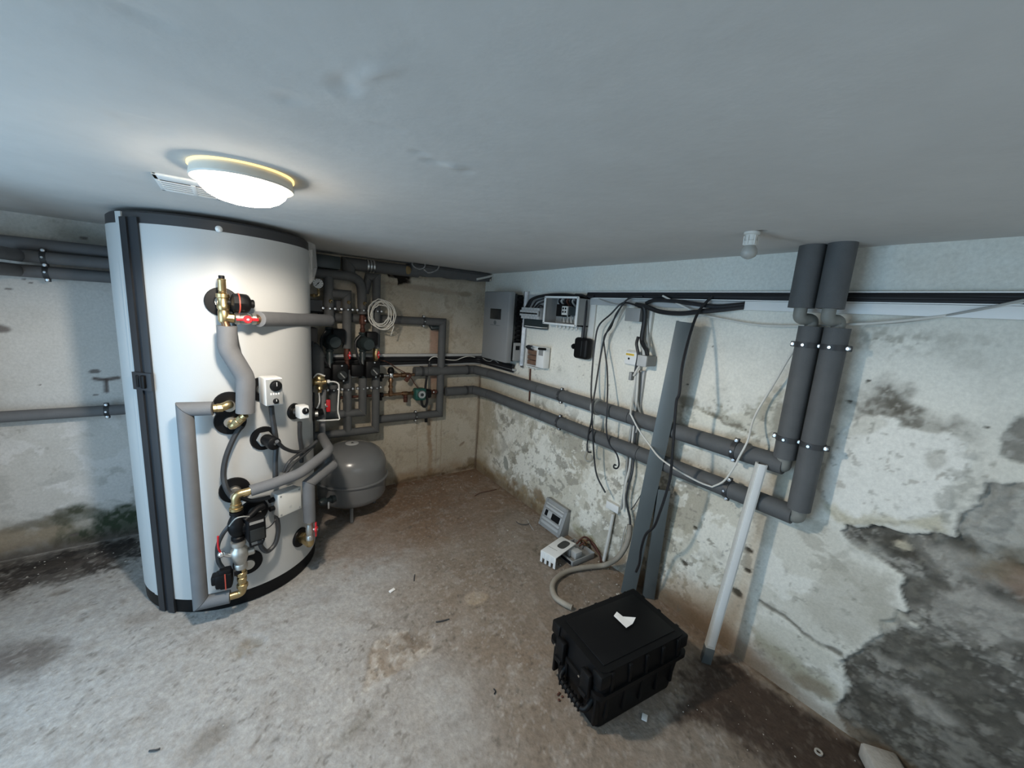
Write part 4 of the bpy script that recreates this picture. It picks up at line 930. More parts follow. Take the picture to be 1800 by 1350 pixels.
# ------------------------------------------------------------------ right wall: two long insulated pipes and two risers
PD = .075; PR = .042
def run(label, pts, r, m, joints, clamps, out, name='insulated_pipe', gap=.0015, fil=0.0):
    """straight insulated run: sleeves between joints (fractions of each segment), clamps at points on it"""
    t = thing(name, label, 'pipe', pts[-1])
    P = [Vector(p) for p in pts]
    segs = list(zip(P, P[1:]))
    seg = 20; bm0 = B(); sweep(bm0, P, r, seg); bm0.verts.ensure_lookup_table(); co = [v.co.copy() for v in bm0.verts]; bm0.free()
    for i, (a, b_) in enumerate(segs):
        cuts = [0] + list(joints.get(i, [])) + [1]
        A0 = co[i * seg:(i + 1) * seg]; B0 = co[(i + 1) * seg:(i + 2) * seg]; d = (b_ - a).normalized()
        for j in range(len(cuts) - 1):
            b = B(); f0, f1 = cuts[j], cuts[j + 1]
            g0 = gap if (i > 0 or j > 0) else 0; g1 = gap if (i < len(segs) - 1 or j < len(cuts) - 2) else 0
            A = [b.verts.new(p.lerp(q, f0) + d * g0) for p, q in zip(A0, B0)]; C_ = [b.verts.new(p.lerp(q, f1) - d * g1) for p, q in zip(A0, B0)]
            for k in range(seg): b.faces.new((A[k], A[(k + 1) % seg], C_[(k + 1) % seg], C_[k]))
            b.faces.new(A); b.faces.new(list(reversed(C_))); part('foam_sleeve', b, m, t)
    for c, ax in clamps:
        cl = clamp(t, c, ax, r, out)
    return t
OUT = (-1, 0, 0)
# corner bends are short chamfer pieces
uA, uB = Vector((-0.720,-0.075,1.025)), Vector((-0.117,-0.075,1.022)); zU = 1.050
uC = Vector((-0.075,-0.295,1.046)); uD = Vector((-0.075,-2.704,1.080))
uA.z = uB.z = zU; uC.z = zU; uD.z = zU + .0
lA, lB = Vector((-0.414,-0.075,0.855)), Vector((-0.119,-0.075,0.843)); zL = .852
lC = Vector((-0.075,-0.296,0.864)); lD = Vector((-0.075,-2.772,0.900)); lA.z = lB.z = lC.z = zL; lD.z = zL
def at_px(p, z): return Vector((p[0], p[1], z))
Yd = Vector((0, -1, 0))
ct = [at_px((-0.075,-1.272,1.031), zU), at_px((-0.075,-2.499,1.064), zU)]
t = run('upper of the two grey foam pipes running along both walls round the corner', [uA, uB, uC, uD], PR, M_FOAMD, {0: [.2], 2: [.30, .545, .66]}, [(at_px((-0.652,-0.075,1.023), zU), (1, 0, 0)), (at_px((-0.197,-0.075,1.024), zU), (1, 0, 0)), (ct[0], Yd), (ct[1], Yd)], OUT)
ct = [at_px((-0.075,-1.281,0.875), zL), at_px((-0.075,-2.498,0.894), zL)]
run('lower of the two grey foam pipes running along both walls round the corner', [lA, lB, lC, lD], PR, M_FOAMD, {2: [.32, .53, .68]}, [(at_px((-0.200,-0.075,0.848), zL), (1, 0, 0)), (ct[0], Yd), (ct[1], Yd)], OUT)
# small saddle pads on the upper pipe
b = B(); p = at_px((-0.075,-1.618,1.046), zU); ring(b, p, Yd, PR, .03, .012); part('rubber_collar', b, M_CABLEGR, t)
# risers
for k, (x0, top, jy, lab, clz) in enumerate((((-0.080,-2.705,1.123), zU, 0, 'left grey foam riser from the upper wall pipe to the ceiling', 0), ((-0.080,-2.790,0.925), zL, 1, 'right grey foam riser from the lower wall pipe to the ceiling', 1))):
    y = (-2.700, -2.788)[k]; dx = -.08; z0 = top + .035; zm0, zm1 = 1.645, 1.705
    t = run(lab, [(dx, y, z0), (dx, y, zm0)], .042, M_FOAMD, {0: []}, [(Vector((dx, y, 1.570)), (0, 0, 1)), (Vector((dx, y, 1.17)), (0, 0, 1))], OUT)
    # swan-neck above: bare pipe steps forward, then a thicker sleeve to the ceiling
    ux, uy = dx - .050, y + (.030, .024)[k]
    b = B(); sweep(b, fillet([(dx, y, zm0 - .01), (dx, y, zm0 + .028), (ux, uy, zm0 + .028), (ux, uy, zm1 + .02)], .02, 6), .023, 14); part('bare_elbow', b, M_ELBOW, t)
    b = B(); sweep(b, [(ux, uy, zm1 + .01), (ux, uy, H + .004)], .0455, 22); part('foam_sleeve', b, M_FOAMD, t)
    # bottom elbow into the horizontal run
    e = Vector((-.075, y, top)); b = B(); hx = (uD, lD)[k]
    sweep(b, fillet([(dx, y, z0 + .01), (dx, y, top), (-.075, hx.y + .01, top)], .03, 8), .031, 16); part('bare_elbow', b, M_ELBOW, t)

# ------------------------------------------------------------------ cable trunking and cables on the right wall
zt0, zt1 = 1.72, 1.77
a, b_ = Vector((0.000,-1.377,1.763)), Vector((0.000,-3.212,1.760))
t = thing('cable_trunking', 'long white cable trunking along the right wall below the upper strip', 'trunking', (-.02, -2.3, zt0 - .05))
b = B(); boxab(b, (-.004, -1.36, 1.705), (0, -4.0, 1.787)); boxab(b, (-.030, -1.36, 1.784), (0, -4.0, 1.788)); boxab(b, (-.035, -1.36, 1.745), (0, -4.0, 1.749)); part('trunking_base', b, M_WHITEP, t)
part('trunking_cover', boxab(B(), (-.032, -2.405, 1.703), (0, -4.0, 1.744), .002), M_WHITEP, t)
part('open_tray', boxab(B(), (-.020, -1.39, 1.703), (0, -2.405, 1.743), .002), M_GREYL, t)
# bundles
ZB = 1.650
def wallpts(y0, y1, n, z, dz, x=-.022, dx=.008):
    return [(x + random.uniform(-dx, dx) * .5, y0 + (y1 - y0) * k / (n - 1), z + random.uniform(-dz, dz)) for k in range(n)]
for k, (z, r, lab) in enumerate(((1.776, .009, 'topmost black cable lying in the wall trunking'), (1.766, .011, 'middle black cable lying in the wall trunking'), (1.757, .009, 'lowest black cable lying in the wall trunking'))):
    cable('mains_cable', lab, [(-.022, -1.38, z)] + wallpts(-1.6, -3.9, 8, z, .003), r, M_CABLEB, None, 4)
cable('mains_cable', 'black cable crossing from the boxes to the trunking along the strip', [(-0.050,-0.734,1.664), (-0.060,-0.814,1.728), (-0.060,-0.984,1.759), (-0.050,-1.192,1.765), (-0.040,-1.337,1.752), (-0.030,-1.448,1.757)], .011, M_CABLEB)
# sagging cables below the trunking
cable('mains_cable', 'upper black cable sagging between junction box and trunking end', [(-0.040,-1.867,1.722), (-0.050,-1.925,1.738), (-0.050,-2.032,1.737), (-0.050,-2.165,1.725), (-0.040,-2.280,1.715), (-0.025,-2.403,1.730)], .011, M_CABLEB)
cable('mains_cable', 'lower black cable sagging between junction box and trunking end', [(-0.050,-1.804,1.713), (-0.060,-1.881,1.702), (-0.060,-1.978,1.677), (-0.060,-2.099,1.672), (-0.060,-2.208,1.686), (-0.040,-2.311,1.702), (-0.025,-2.404,1.719)], .0125, M_CABLEB)
# loose black cables
cable('loose_cable', 'leftmost loose black cable hanging down the right wall and ending in a hook', [(-0.050,-1.804,1.710), (-0.060,-1.711,1.717), (-0.070,-1.640,1.649), (-0.070,-1.552,1.573), (-0.080,-1.542,1.469), (-0.090,-1.553,1.284), (-0.110,-1.583,1.140), (-0.130,-1.622,1.067), (-0.130,-1.631,0.971), (-0.120,-1.609,0.879), (-0.120,-1.608,0.781), (-0.120,-1.622,0.750), (-0.120,-1.647,0.755)], .0055, M_CABLEB)
cable('loose_cable', 'loose black cable hanging lowest with its cut end near the floor', [(-0.040,-1.837,1.760), (-0.060,-1.773,1.751), (-0.070,-1.728,1.717), (-0.070,-1.671,1.622), (-0.070,-1.614,1.512), (-0.070,-1.594,1.383), (-0.110,-1.616,1.184), (-0.135,-1.632,1.032), (-0.130,-1.652,0.893), (-0.120,-1.684,0.709), (-0.120,-1.723,0.614), (-0.110,-1.793,0.533)], .0055, M_CABLEB)
cable('loose_cable', 'loose black cable ending in a curled tip beside the wall pipes', [(-0.050,-1.711,1.714), (-0.050,-1.664,1.651), (-0.050,-1.635,1.568), (-0.060,-1.596,1.504), (-0.060,-1.613,1.422), (-0.070,-1.656,1.319), (-0.100,-1.705,1.201), (-0.135,-1.749,1.083), (-0.135,-1.764,0.945), (-0.120,-1.787,0.858), (-0.110,-1.844,0.809), (-0.110,-1.870,0.756), (-0.110,-1.862,0.724), (-0.110,-1.836,0.717), (-0.110,-1.837,0.737), (-0.110,-1.850,0.738)], .0048, M_CABLEB)
cable('loose_cable', 'thin grey wire ending in a small loop behind the loose black cables', [(-0.020,-1.546,1.087), (-0.020,-1.537,0.966), (-0.020,-1.514,0.714), (-0.020,-1.500,0.655), (-0.020,-1.525,0.635), (-0.020,-1.560,0.656), (-0.020,-1.566,0.691)], .003, M_CABLEGR)
cable('loose_cable', 'black cable running down over the leaning grey channel', [(-0.040,-2.249,1.764), (-0.060,-2.231,1.729), (-0.100,-2.221,1.675), (-0.170,-2.241,1.579), (-0.240,-2.266,1.430), (-0.270,-2.289,1.297), (-0.270,-2.281,1.253), (-0.270,-2.287,1.156), (-0.280,-2.307,0.990), (-0.270,-2.307,0.871), (-0.270,-2.297,0.776), (-0.270,-2.280,0.675), (-0.260,-2.254,0.580), (-0.250,-2.206,0.503), (-0.240,-2.185,0.404), (-0.220,-2.173,0.304), (-0.200,-2.147,0.228)], .007, M_CABLEB)
cable('loose_cable', 'white wire crossing the channel from a knot to the battens', [(-0.135,-1.925,1.088), (-0.140,-1.996,1.016), (-0.160,-2.088,0.961), (-0.200,-2.185,0.926), (-0.240,-2.293,0.916), (-0.200,-2.328,0.889), (-0.150,-2.394,0.858), (-0.120,-2.442,0.848)], .0045, M_CABLEW)
cable('loose_cable', 'thin white wire hanging from the riser clamp over the two wall pipes', [(-0.090,-2.670,1.565), (-0.070,-2.638,1.501), (-0.050,-2.598,1.394), (-0.040,-2.568,1.315), (-0.050,-2.550,1.250), (-0.080,-2.550,1.194), (-0.120,-2.563,1.135), (-0.135,-2.560,1.093), (-0.135,-2.546,1.045), (-0.135,-2.527,0.974), (-0.130,-2.494,0.901), (-0.120,-2.442,0.848)], .0045, M_CABLEW)
cable('loose_cable', 'pale wire sagging across the strip behind the risers', [(-0.050,-1.975,1.764), (-0.050,-2.103,1.712), (-0.040,-2.198,1.675), (-0.030,-2.299,1.658), (-0.030,-2.473,1.639), (-0.030,-2.631,1.644), (-0.040,-2.788,1.659), (-0.040,-2.919,1.678), (-0.030,-3.043,1.705), (-0.030,-3.150,1.737), (-0.030,-3.214,1.756)], .005, M_CABLEW)
cable('loose_cable', 'second pale wire rising along the trunking right of the risers', [(-0.020,-2.817,1.664), (-0.020,-2.945,1.680), (-0.030,-3.056,1.708), (-0.045,-3.151,1.738), (-0.050,-3.214,1.761)], .004, M_CABLEGR)
cable('loose_cable', 'thin grey wire from the boxes sagging below the trunking', [(-0.020,-1.449,1.755), (-0.030,-1.536,1.729), (-0.030,-1.647,1.711), (-0.030,-1.733,1.719)], .003, M_CABLEGR)

# ------------------------------------------------------------------ inverter and open boxes
a, b_ = Vector((-0.160,-0.265,1.776)), Vector((-0.160,-0.738,1.208)); z0, z1 = 1.198, 1.780; y0, y1 = -.264, -.655
t = thing('wall_inverter', 'large flat grey wall cabinet with small dark square screen in the corner', 'electrical cabinet', (-.08, (y0 + y1) / 2, z0))
part('front_panel', boxab(B(), (-.165, y0, z0 + .0), (-.105, y1, z1), .010), M_GREYM, t)
part('side_panel', boxab(B(), (-.105, y0 + .01, z0 + .012), (-.08, y1 + .012, z1 - .012)), M_SCREEN, t)
hs = B(); boxab(hs, (-.08, y0 - .01, z0 + .02), (-.02, y1 + .015, z1 - .02))
for k in range(14):
    z = z0 + .04 + k * (z1 - z0 - .08) / 13; boxab(hs, (-.075, y1 + .016, z - .006), (-.022, y1 - .004, z + .006))
part('heat_sink', hs, M_BLACK, t)
b = B(); boxab(b, (-.032, y1 - .012, z0 - .02), (-.0, y1 - .020, z1 + .01)); boxab(b, (-.012, y1 - .008, z0 - .035), (0, y1 - .055, z1 + .01)); part('mounting_bracket', b, M_ZINC, t)
s0, s1 = Vector((-0.166,-0.380,1.636)), Vector((-0.166,-0.547,1.548))
sc_ = part('screen', boxab(B(), (-.168, s0.y, s0.z), (-.160, s1.y, s1.z), .002), M_SCREEN, t)
e = Vector((-0.166,-0.462,1.520)); b = B(); cyl(b, (-.167, e.y, e.z), (-.164, e.y, e.z), .018, 16); part('emblem', b, M_CHANNEL, t)
e0, e1 = Vector((-0.166,-0.391,1.496)), Vector((-0.166,-0.545,1.496)); b = B(); n_ = 12
for k in range(n_):
    yy = e0.y + (e1.y - e0.y) * k / n_; boxab(b, (-.1662, yy, e0.z + random.uniform(-.002, .002)), (-.164, yy + (e1.y - e0.y) / n_ * .7, e1.z + .004))
part('lettering', b, M_CHANNEL, t)
c0_, c1_ = (-.10, y1 - .004, 1.37), (-.03, y1 - .022, 1.22)
b = B(); boxab(b, c0_, c1_, .004); part('terminal_cover', b, M_GREYP, t)
b = B(); boxab(b, (-.085, y1 - .02, 1.345), (-.045, y1 - .026, 1.31), .002); part('terminal_label', b, M_BLACK, t)

def rb(a, b_, d0, bev=.003):
    return rbox(B(), a, b_, d0, bev)
# breaker row
t = thing('breaker_box', 'open box with a row of grey circuit breakers beside the grey cabinet', 'breaker box', Vector((0.000,-0.790,1.487)))
part('back_plate', rb((-0.012,-0.647,1.766), (-0.012,-0.975,1.497), 0, .002), M_GREYL, t)
part('lower_shroud', rb((-0.070,-0.742,1.573), (-0.070,-0.983,1.504), .01, .003), M_PUMPD, t)
a, b_ = Vector((-0.100,-0.740,1.661)), Vector((-0.100,-0.969,1.575)); n_ = 6
for k in range(n_):
    ya = a.y + (b_.y - a.y) * k / n_; yb = a.y + (b_.y - a.y) * (k + .92) / n_
    zc = (a.z + b_.z) / 2; b = B(); boxab(b, (-.10, ya, b_.z), (-.03, yb, a.z), .002); boxab(b, (-.115, ya + .0, zc - .022), (-.09, yb, zc + .022), .002)
    br = part('breaker', b, M_GREYL, t)
    part('breaker_toggle', boxab(B(), (-.125, ya - .003, zc - .006), (-.113, yb + .003, zc + .004), .001), M_BLACK, br)
part('busbar', rb((-0.080,-0.769,1.520), (-0.080,-0.987,1.513), .02, .002), M_CREAMP, t)
for k, pts in enumerate(([(-0.080,-0.855,1.666), (-0.090,-0.905,1.705), (-0.080,-0.939,1.724), (-0.050,-0.975,1.739)], [(-0.080,-0.884,1.662), (-0.100,-0.954,1.693), (-0.080,-0.988,1.712), (-0.050,-1.003,1.731)], [(-0.080,-0.920,1.659), (-0.100,-0.976,1.681), (-0.090,-1.012,1.670), (-0.050,-0.994,1.697)], [(-0.070,-0.791,1.665), (-0.070,-0.835,1.723), (-0.060,-0.904,1.750), (-0.050,-0.986,1.760)])):
    cable('mains_cable', ['first black lead bending out of the circuit breakers', 'second black lead bending out of the circuit breakers', 'shortest black lead of the circuit breakers', 'longest black lead over the circuit breakers'][k], pts, .007, M_CABLEB)
# open enclosure
a, b_ = Vector((-0.130,-1.057,1.746)), Vector((-0.130,-1.403,1.553)); a0 = Vector((-0.130,-1.057,1.746))
t = thing('open_enclosure', 'open grey electrical enclosure with white rim and wired contactors inside', 'electrical box', (-.06, (a.y + b_.y) / 2, b_.z))
y0, y1, z1, z0 = a.y, b_.y, a.z, b_.z; th = .008
b = B(); boxab(b, (-.012, y0, z0), (0, y1, z1)); boxab(b, (-.125, y0, z0), (-.0, y0 - th, z1)); boxab(b, (-.125, y1 + th, z0), (0, y1, z1)); boxab(b, (-.125, y0, z1 - th), (0, y1, z1)); boxab(b, (-.125, y0, z0), (0, y1, z0 + th)); part('enclosure_body', b, M_GREYP, t)
b = B(); 
for q in (((-.132, y0 + .003, z0), (-.122, y0 - .013, z1)), ((-.132, y1 + .013, z0), (-.122, y1 - .003, z1)), ((-.132, y0, z1 - .011), (-.122, y1, z1 + .003)), ((-.132, y0, z0 - .003), (-.122, y1, z0 + .011))): boxab(b, *q, .002)
part('enclosure_rim', b, M_WHITEP, t)
W_, Hh_ = y0 - y1, z1 - z0
def inner(u0, v0, u1, v1, x0, x1, m, nm):
    return part(nm, boxab(B(), (-x1, y0 - W_ * u0, z0 + Hh_ * v0), (-x0, y0 - W_ * u1, z0 + Hh_ * v1), .003), m, t)
inner(.28, .30, .48, .74, .012, .095, M_BLACK, 'contactor'); c_ = inner(.46, .36, .62, .68, .012, .10, M_CREAMP, 'contactor'); inner(.62, .36, .84, .66, .012, .09, M_PUMPD, 'contactor'); inner(.20, .52, .32, .70, .012, .05, M_GREYL, 'terminal_block'); inner(.40, .66, .58, .9, .012, .05, M_PUMPD, 'contactor'); inner(.60, .66, .84, .88, .012, .05, M_PUMPD, 'contactor'); inner(.24, .08, .86, .32, .012, .03, M_CREAMP, 'terminal_block')
for k in range(4):
    u = .49 + (k % 2) * .07; v = .44 + (k // 2) * .12; part('contact_slot', boxab(B(), (-.103, y0 - W_ * u, z0 + Hh_ * v), (-.098, y0 - W_ * (u + .035), z0 + Hh_ * (v + .07))), M_BLACK, c_)
for k in range(7):
    u = .30 + .08 * k; yy = y0 - W_ * u; b = B()
    sweep(b, spline([(-.05, yy, z0 + Hh_ * .70), (-.085, yy - .004, z0 + Hh_ * .84), (-.08, yy - .012, z0 + Hh_ * .93), (-.055, yy - .016, z0 + Hh_ * .80)], 5), .0075, 6); part('wire', b, (M_CABLEB, M_CABLEGR, M_CABLEB, M_RUST)[k % 4], t)
for k in range(5):
    u = .28 + .11 * k; yy = y0 - W_ * u; b = B(); sweep(b, spline([(-.03, yy, z0 + Hh_ * .10), (-.055, yy - .01, z0 + Hh_ * .25), (-.06, yy - .006, z0 + Hh_ * .36)], 5), .005, 6); part('wire', b, M_CABLEGR, t)
for k in range(6):
    yy = y0 - W_ * (.22 + .12 * k); part('cable_gland', turned(B(), (-.06, yy, z0 + .002), (-.06, yy, z0 - .026), [(0, .012), (.4, .013), (.5, .010), (1, .009)], 10), M_CREAMP, t)
# controller with its cover off
t = thing('open_controller', 'small white wall unit with cover off and brown terminal blocks', 'control unit', Vector((0.000,-0.846,1.169)))
a, b_ = Vector((-0.050,-0.780,1.361)), Vector((-0.050,-0.935,1.194))
part('base_plate', rbox(B(), Vector((-0.020,-0.732,1.361)), Vector((-0.020,-0.982,1.201)), 0, .003), M_WHITEP, t)
b = B(); boxab(b, (-.055, a.y, b_.z), (-.02, a.y - .008, a.z)); boxab(b, (-.055, a.y, a.z), (-.02, b_.y, a.z + .006)); boxab(b, (-.055, a.y, b_.z), (-.02, b_.y, b_.z + .006)); part('frame', b, M_WHITEP, t)
zz_ = a.z - b_.z
for k in range(3):
    part('terminal_block', boxab(B(), (-.05, a.y - .02, b_.z + zz_ * (.12 + .24 * k)), (-.02, b_.y + .01, b_.z + zz_ * (.33 + .24 * k)), .003), M_TERRA, t)
for k in range(5): part('wire', sweep(B(), spline([(-.045, a.y - .025 - .014 * k, b_.z + zz_ * .80), (-.075, a.y - .026 - .013 * k, b_.z + zz_ * .95), (-.05, a.y - .03 - .012 * k, b_.z + zz_ * 1.03)], 5), .004, 6), M_CABLEB, t)
b = B(); rbox(b, Vector((-0.075,-0.944,1.370)), Vector((-0.075,-1.034,1.210)), .015, .004); part('side_cover', b, M_WHITEP, t)
part('display', rbox(B(), Vector((-0.077,-0.970,1.351)), Vector((-0.077,-1.024,1.305)), .07, .002), M_GREYP, t)
part('plug_lead', sweep(B(), [(-0.090,-0.985,1.357), (-0.090,-1.066,1.362)], .009, 8), M_BLACK, t)
cable('mains_cable', 'thin brown cable running down from the small white wall unit', [(-0.015,-0.804,1.172), (-0.012,-0.806,1.092), (-0.012,-0.817,0.974), (-0.012,-0.819,0.902)], .006, M_RUST)
# charger-like black box with knob and its conduit
a, b_ = Vector((-0.075,-1.339,1.480)), Vector((-0.075,-1.469,1.336))
t = thing('black_wall_switch', 'rounded black switch box with side knob on a white plate', 'switch', (-.04, (a.y + b_.y) / 2, b_.z))
part('back_plate', rbox(B(), Vector((-0.012,-1.298,1.470)), Vector((-0.012,-1.445,1.328)), 0, .005), M_CREAMP, t)
b = B(); box(b, (.064, a.y - b_.y, a.z - b_.z), (-.043, (a.y + b_.y) / 2, (a.z + b_.z) / 2), None, .022, 4); part('switch_body', b, M_BLACK, t)
part('side_knob', turned(B(), (-.055, a.y - .002, (a.z + b_.z) / 2 + .005), (-.055, a.y + .026, (a.z + b_.z) / 2 + .005), [(0, .018), (.6, .020), (1, .014)], 14), M_BLACK, t)
part('front_ridge', boxab(B(), (-.078, (a.y + b_.y) / 2 - .012, b_.z + .02), (-.073, (a.y + b_.y) / 2 - .018, a.z - .02), .002), M_SCREEN, t)
one('cable_duct', rbox(B(), Vector((-0.014,-1.361,1.746)), Vector((-0.014,-1.453,1.476)), 0, .002), M_CREAMP, 'short white vertical cable duct above the rounded black switch box', 'trunking')
one('cable_duct', rbox(B(), Vector((-0.018,-1.381,1.746)), Vector((-0.018,-1.737,1.717)), .0, .002), M_CREAMP, 'short white horizontal cable duct under the trunking, left of the junction boxes', 'trunking')
cable('mains_cable', 'thick black cable dropping into the rounded black switch box', [(-0.040,-1.280,1.763), (-0.050,-1.368,1.755), (-0.050,-1.394,1.722), (-0.050,-1.400,1.609), (-0.050,-1.398,1.471)], .0125, M_CABLEB)
# junction boxes and socket
a, b_ = Vector((-0.070,-1.757,1.691)), Vector((-0.070,-1.859,1.613))
t = thing('junction_box', 'square grey junction box just below the black cables', 'junction box', (-.035, (a.y + b_.y) / 2, b_.z))
part('box_body', rbox(B(), a, b_, 0, .006), M_GREYP, t); part('cover', rbox(B(), Vector((-.078, a.y + .002, a.z)), Vector((-.078, b_.y - .002, b_.z)), .066, .003), M_GREYP, t)
a, b_ = Vector((-0.035,-1.755,1.432)), Vector((-0.035,-1.851,1.355))
t = thing('wall_socket', 'square white wall socket plate with a yellow sticker', 'socket', (-.015, (a.y + b_.y) / 2, b_.z))
part('back_plate', rbox(B(), Vector((-.022, a.y + .006, a.z + .006)), Vector((-.022, b_.y - .006, b_.z - .006)), 0, .006), M_WHITEP, t)
fp = part('faceplate', rbox(B(), a, b_, .018, .005), M_WHITEP, t)
w_, h_ = a.y - b_.y, a.z - b_.z
part('sticker', boxab(B(), (-.0365, a.y - w_ * .10, b_.z + h_ * .70), (-.034, a.y - w_ * .72, b_.z + h_ * .86)), M_YELLOW, fp)
b = B()
for k in range(6): boxab(b, (-.037, a.y - w_ * (.16 + .085 * k), b_.z + h_ * .75), (-.036, a.y - w_ * (.20 + .085 * k), b_.z + h_ * .81))
part('sticker_lettering', b, M_TERRA, fp)
part('sensor_hole', cyl(B(), (-.034, a.y - w_ * .35, b_.z + h_ * .45), (-.0365, a.y - w_ * .35, b_.z + h_ * .45), .007, 10), M_BLACK, fp)
a, b_ = Vector((-0.090,-1.899,1.426)), Vector((-0.090,-1.959,1.366))
t = thing('junction_box', 'small grey junction box beside the white wall socket', 'junction box', (-.045, (a.y + b_.y) / 2, b_.z))
part('box_body', rbox(B(), a, b_, 0, .006), M_GREYP, t); part('cover', rbox(B(), Vector((-.10, a.y + .002, a.z + .002)), Vector((-.10, b_.y - .002, b_.z - .002)), .085, .004), M_GREYL, t)
# vertical duct with bundle
d0_, d1_ = Vector((-0.020,-1.858,1.681)), Vector((-0.020,-1.865,1.428))
one('cable_duct', rbox(B(), (-.022, d0_.y, 1.702), (-.022, d0_.y - .045, 1.42), 0, .002), M_CREAMP, 'vertical white duct dropping from the trunking to the small junction box', 'trunking')
one('cable_duct', rbox(B(), (-.020, d0_.y - .002, 1.33), (-.020, d0_.y - .042, .62), 0, .002), M_GREYL, 'long grey vertical duct below the small junction box behind the wall pipes', 'trunking')
cable('mains_cable', 'thick black cable along the vertical white duct', [(-0.060,-1.829,1.707), (-0.060,-1.870,1.695), (-0.050,-1.876,1.634), (-0.050,-1.874,1.519), (-0.060,-1.898,1.485), (-0.070,-1.929,1.459), (-0.070,-1.942,1.428)], .0125, M_CABLEB)
cable('mains_cable', 'grey cable looping into the top of the small junction box', [(-0.030,-1.877,1.635), (-0.030,-1.899,1.539), (-0.050,-1.932,1.469), (-0.070,-1.944,1.438)], .006, M_CABLEGR)
cable('mains_cable', 'black cable passing behind the white wall socket', [(-0.040,-1.841,1.526), (-0.050,-1.842,1.489), (-0.050,-1.851,1.460), (-0.050,-1.865,1.418), (-0.050,-1.861,1.339), (-0.050,-1.863,1.299)], .009, M_CABLEB)
t_ = cable('mains_cable', 'pale cable leaving the bottom of the small junction box', [(-0.080,-1.905,1.364), (-0.070,-1.882,1.330), (-0.060,-1.859,1.298)], .007, M_CABLEW)
one('cable_clip', box(B(), (.03, .02, .05), Vector((-0.050,-1.835,1.290)), Matrix.Identity(4), .004), M_GREYP, 'small grey cable clip end below the white wall socket', 'cable clip')
for k, (pts, r, m, lab) in enumerate((
    ([(-0.050,-1.866,1.333), (-0.050,-1.865,1.230), (-0.050,-1.863,1.160), (-0.135,-1.926,1.085)], .006, M_CABLEW, 'pale cable running from the clip down to the upper wall pipe'),
    ([(-0.050,-1.877,1.318), (-0.050,-1.886,1.200), (-0.035,-1.900,1.114), (-0.030,-1.921,1.060), (-0.030,-1.904,0.955)], .006, M_CABLEGR, 'grey cable bowing right above the upper wall pipe'),
    ([(-0.050,-1.873,1.317), (-0.050,-1.880,1.163), (-0.030,-1.867,1.035), (-0.030,-1.865,0.907), (-0.030,-1.864,0.796), (-0.040,-1.881,0.617), (-0.040,-1.876,0.442)], .007, M_CABLEGR, 'leftmost grey cable of the bundle behind the wall pipes'),
    ([(-0.050,-1.880,1.319), (-0.050,-1.892,1.166), (-0.030,-1.882,1.021), (-0.030,-1.886,0.877), (-0.040,-1.898,0.736), (-0.050,-1.890,0.585), (-0.050,-1.905,0.458)], .0065, M_CABLEW, 'middle pale cable of the bundle behind the wall pipes'),
    ([(-0.030,-1.899,0.990), (-0.030,-1.909,0.812), (-0.050,-1.927,0.712), (-0.060,-1.919,0.618), (-0.060,-1.920,0.525), (-0.050,-1.954,0.424), (-0.050,-1.967,0.362)], .007, M_CABLEG, 'dark cable of the bundle that enters the beige conduit'))):
    cable('mains_cable', lab, pts, r, m)
a, b_ = Vector((-0.030,-1.750,0.440)), Vector((-0.030,-1.848,0.394))
t = thing('junction_box', 'low white junction box near the floor above a thin conduit', 'junction box', (-.015, (a.y + b_.y) / 2, b_.z))
part('box_body', rbox(B(), a, b_, 0, .004), M_CREAMP, t); part('cover', rbox(B(), Vector((-.034, a.y + .002, a.z + .002)), Vector((-.034, b_.y - .002, b_.z - .002)), .028, .003), M_WHITEP, t)
cable('rigid_conduit', 'thin straight cream conduit from the low junction box to the floor', [(-0.020,-1.805,0.370), (-0.025,-1.796,0.196), (-0.030,-1.782,0.017)], .011, M_CREAMP, None, 2, 'conduit')
cable('loose_cable', 'thin dark wire curving beside the beige conduit near the floor', [(-0.020,-1.912,0.337), (-0.020,-1.903,0.273), (-0.020,-1.899,0.210), (-0.030,-1.900,0.166)], .003, M_CABLEGR)
cable('loose_cable', 'thin dark wire branching left from the leaning channel', [(-0.030,-2.006,0.615), (-0.030,-1.985,0.562), (-0.030,-1.957,0.496), (-0.030,-1.940,0.466)], .003, M_CABLEG)
# beige corrugated conduit along the floor
hp = [Vector(v) for v in ((-0.050,-1.960,0.381), (-0.060,-1.973,0.322), (-0.080,-1.973,0.251), (-0.100,-1.938,0.155), (-0.072,-1.828,0.030), (-0.190,-1.775,0.022), (-0.311,-1.743,0.020), (-0.420,-1.756,0.020), (-0.500,-1.800,0.020), (-0.545,-1.873,0.020), (-0.539,-1.940,0.020), (-0.518,-1.992,0.020))]
b = B(); P_ = spline(hp, 14); sweep(b, P_, [.0155 + .0016 * (k % 2) for k in range(len(P_))], 12)
one('flexible_conduit', b, M_HOSE, 'beige flexible conduit curling from the wall across the floor to the case', 'conduit')

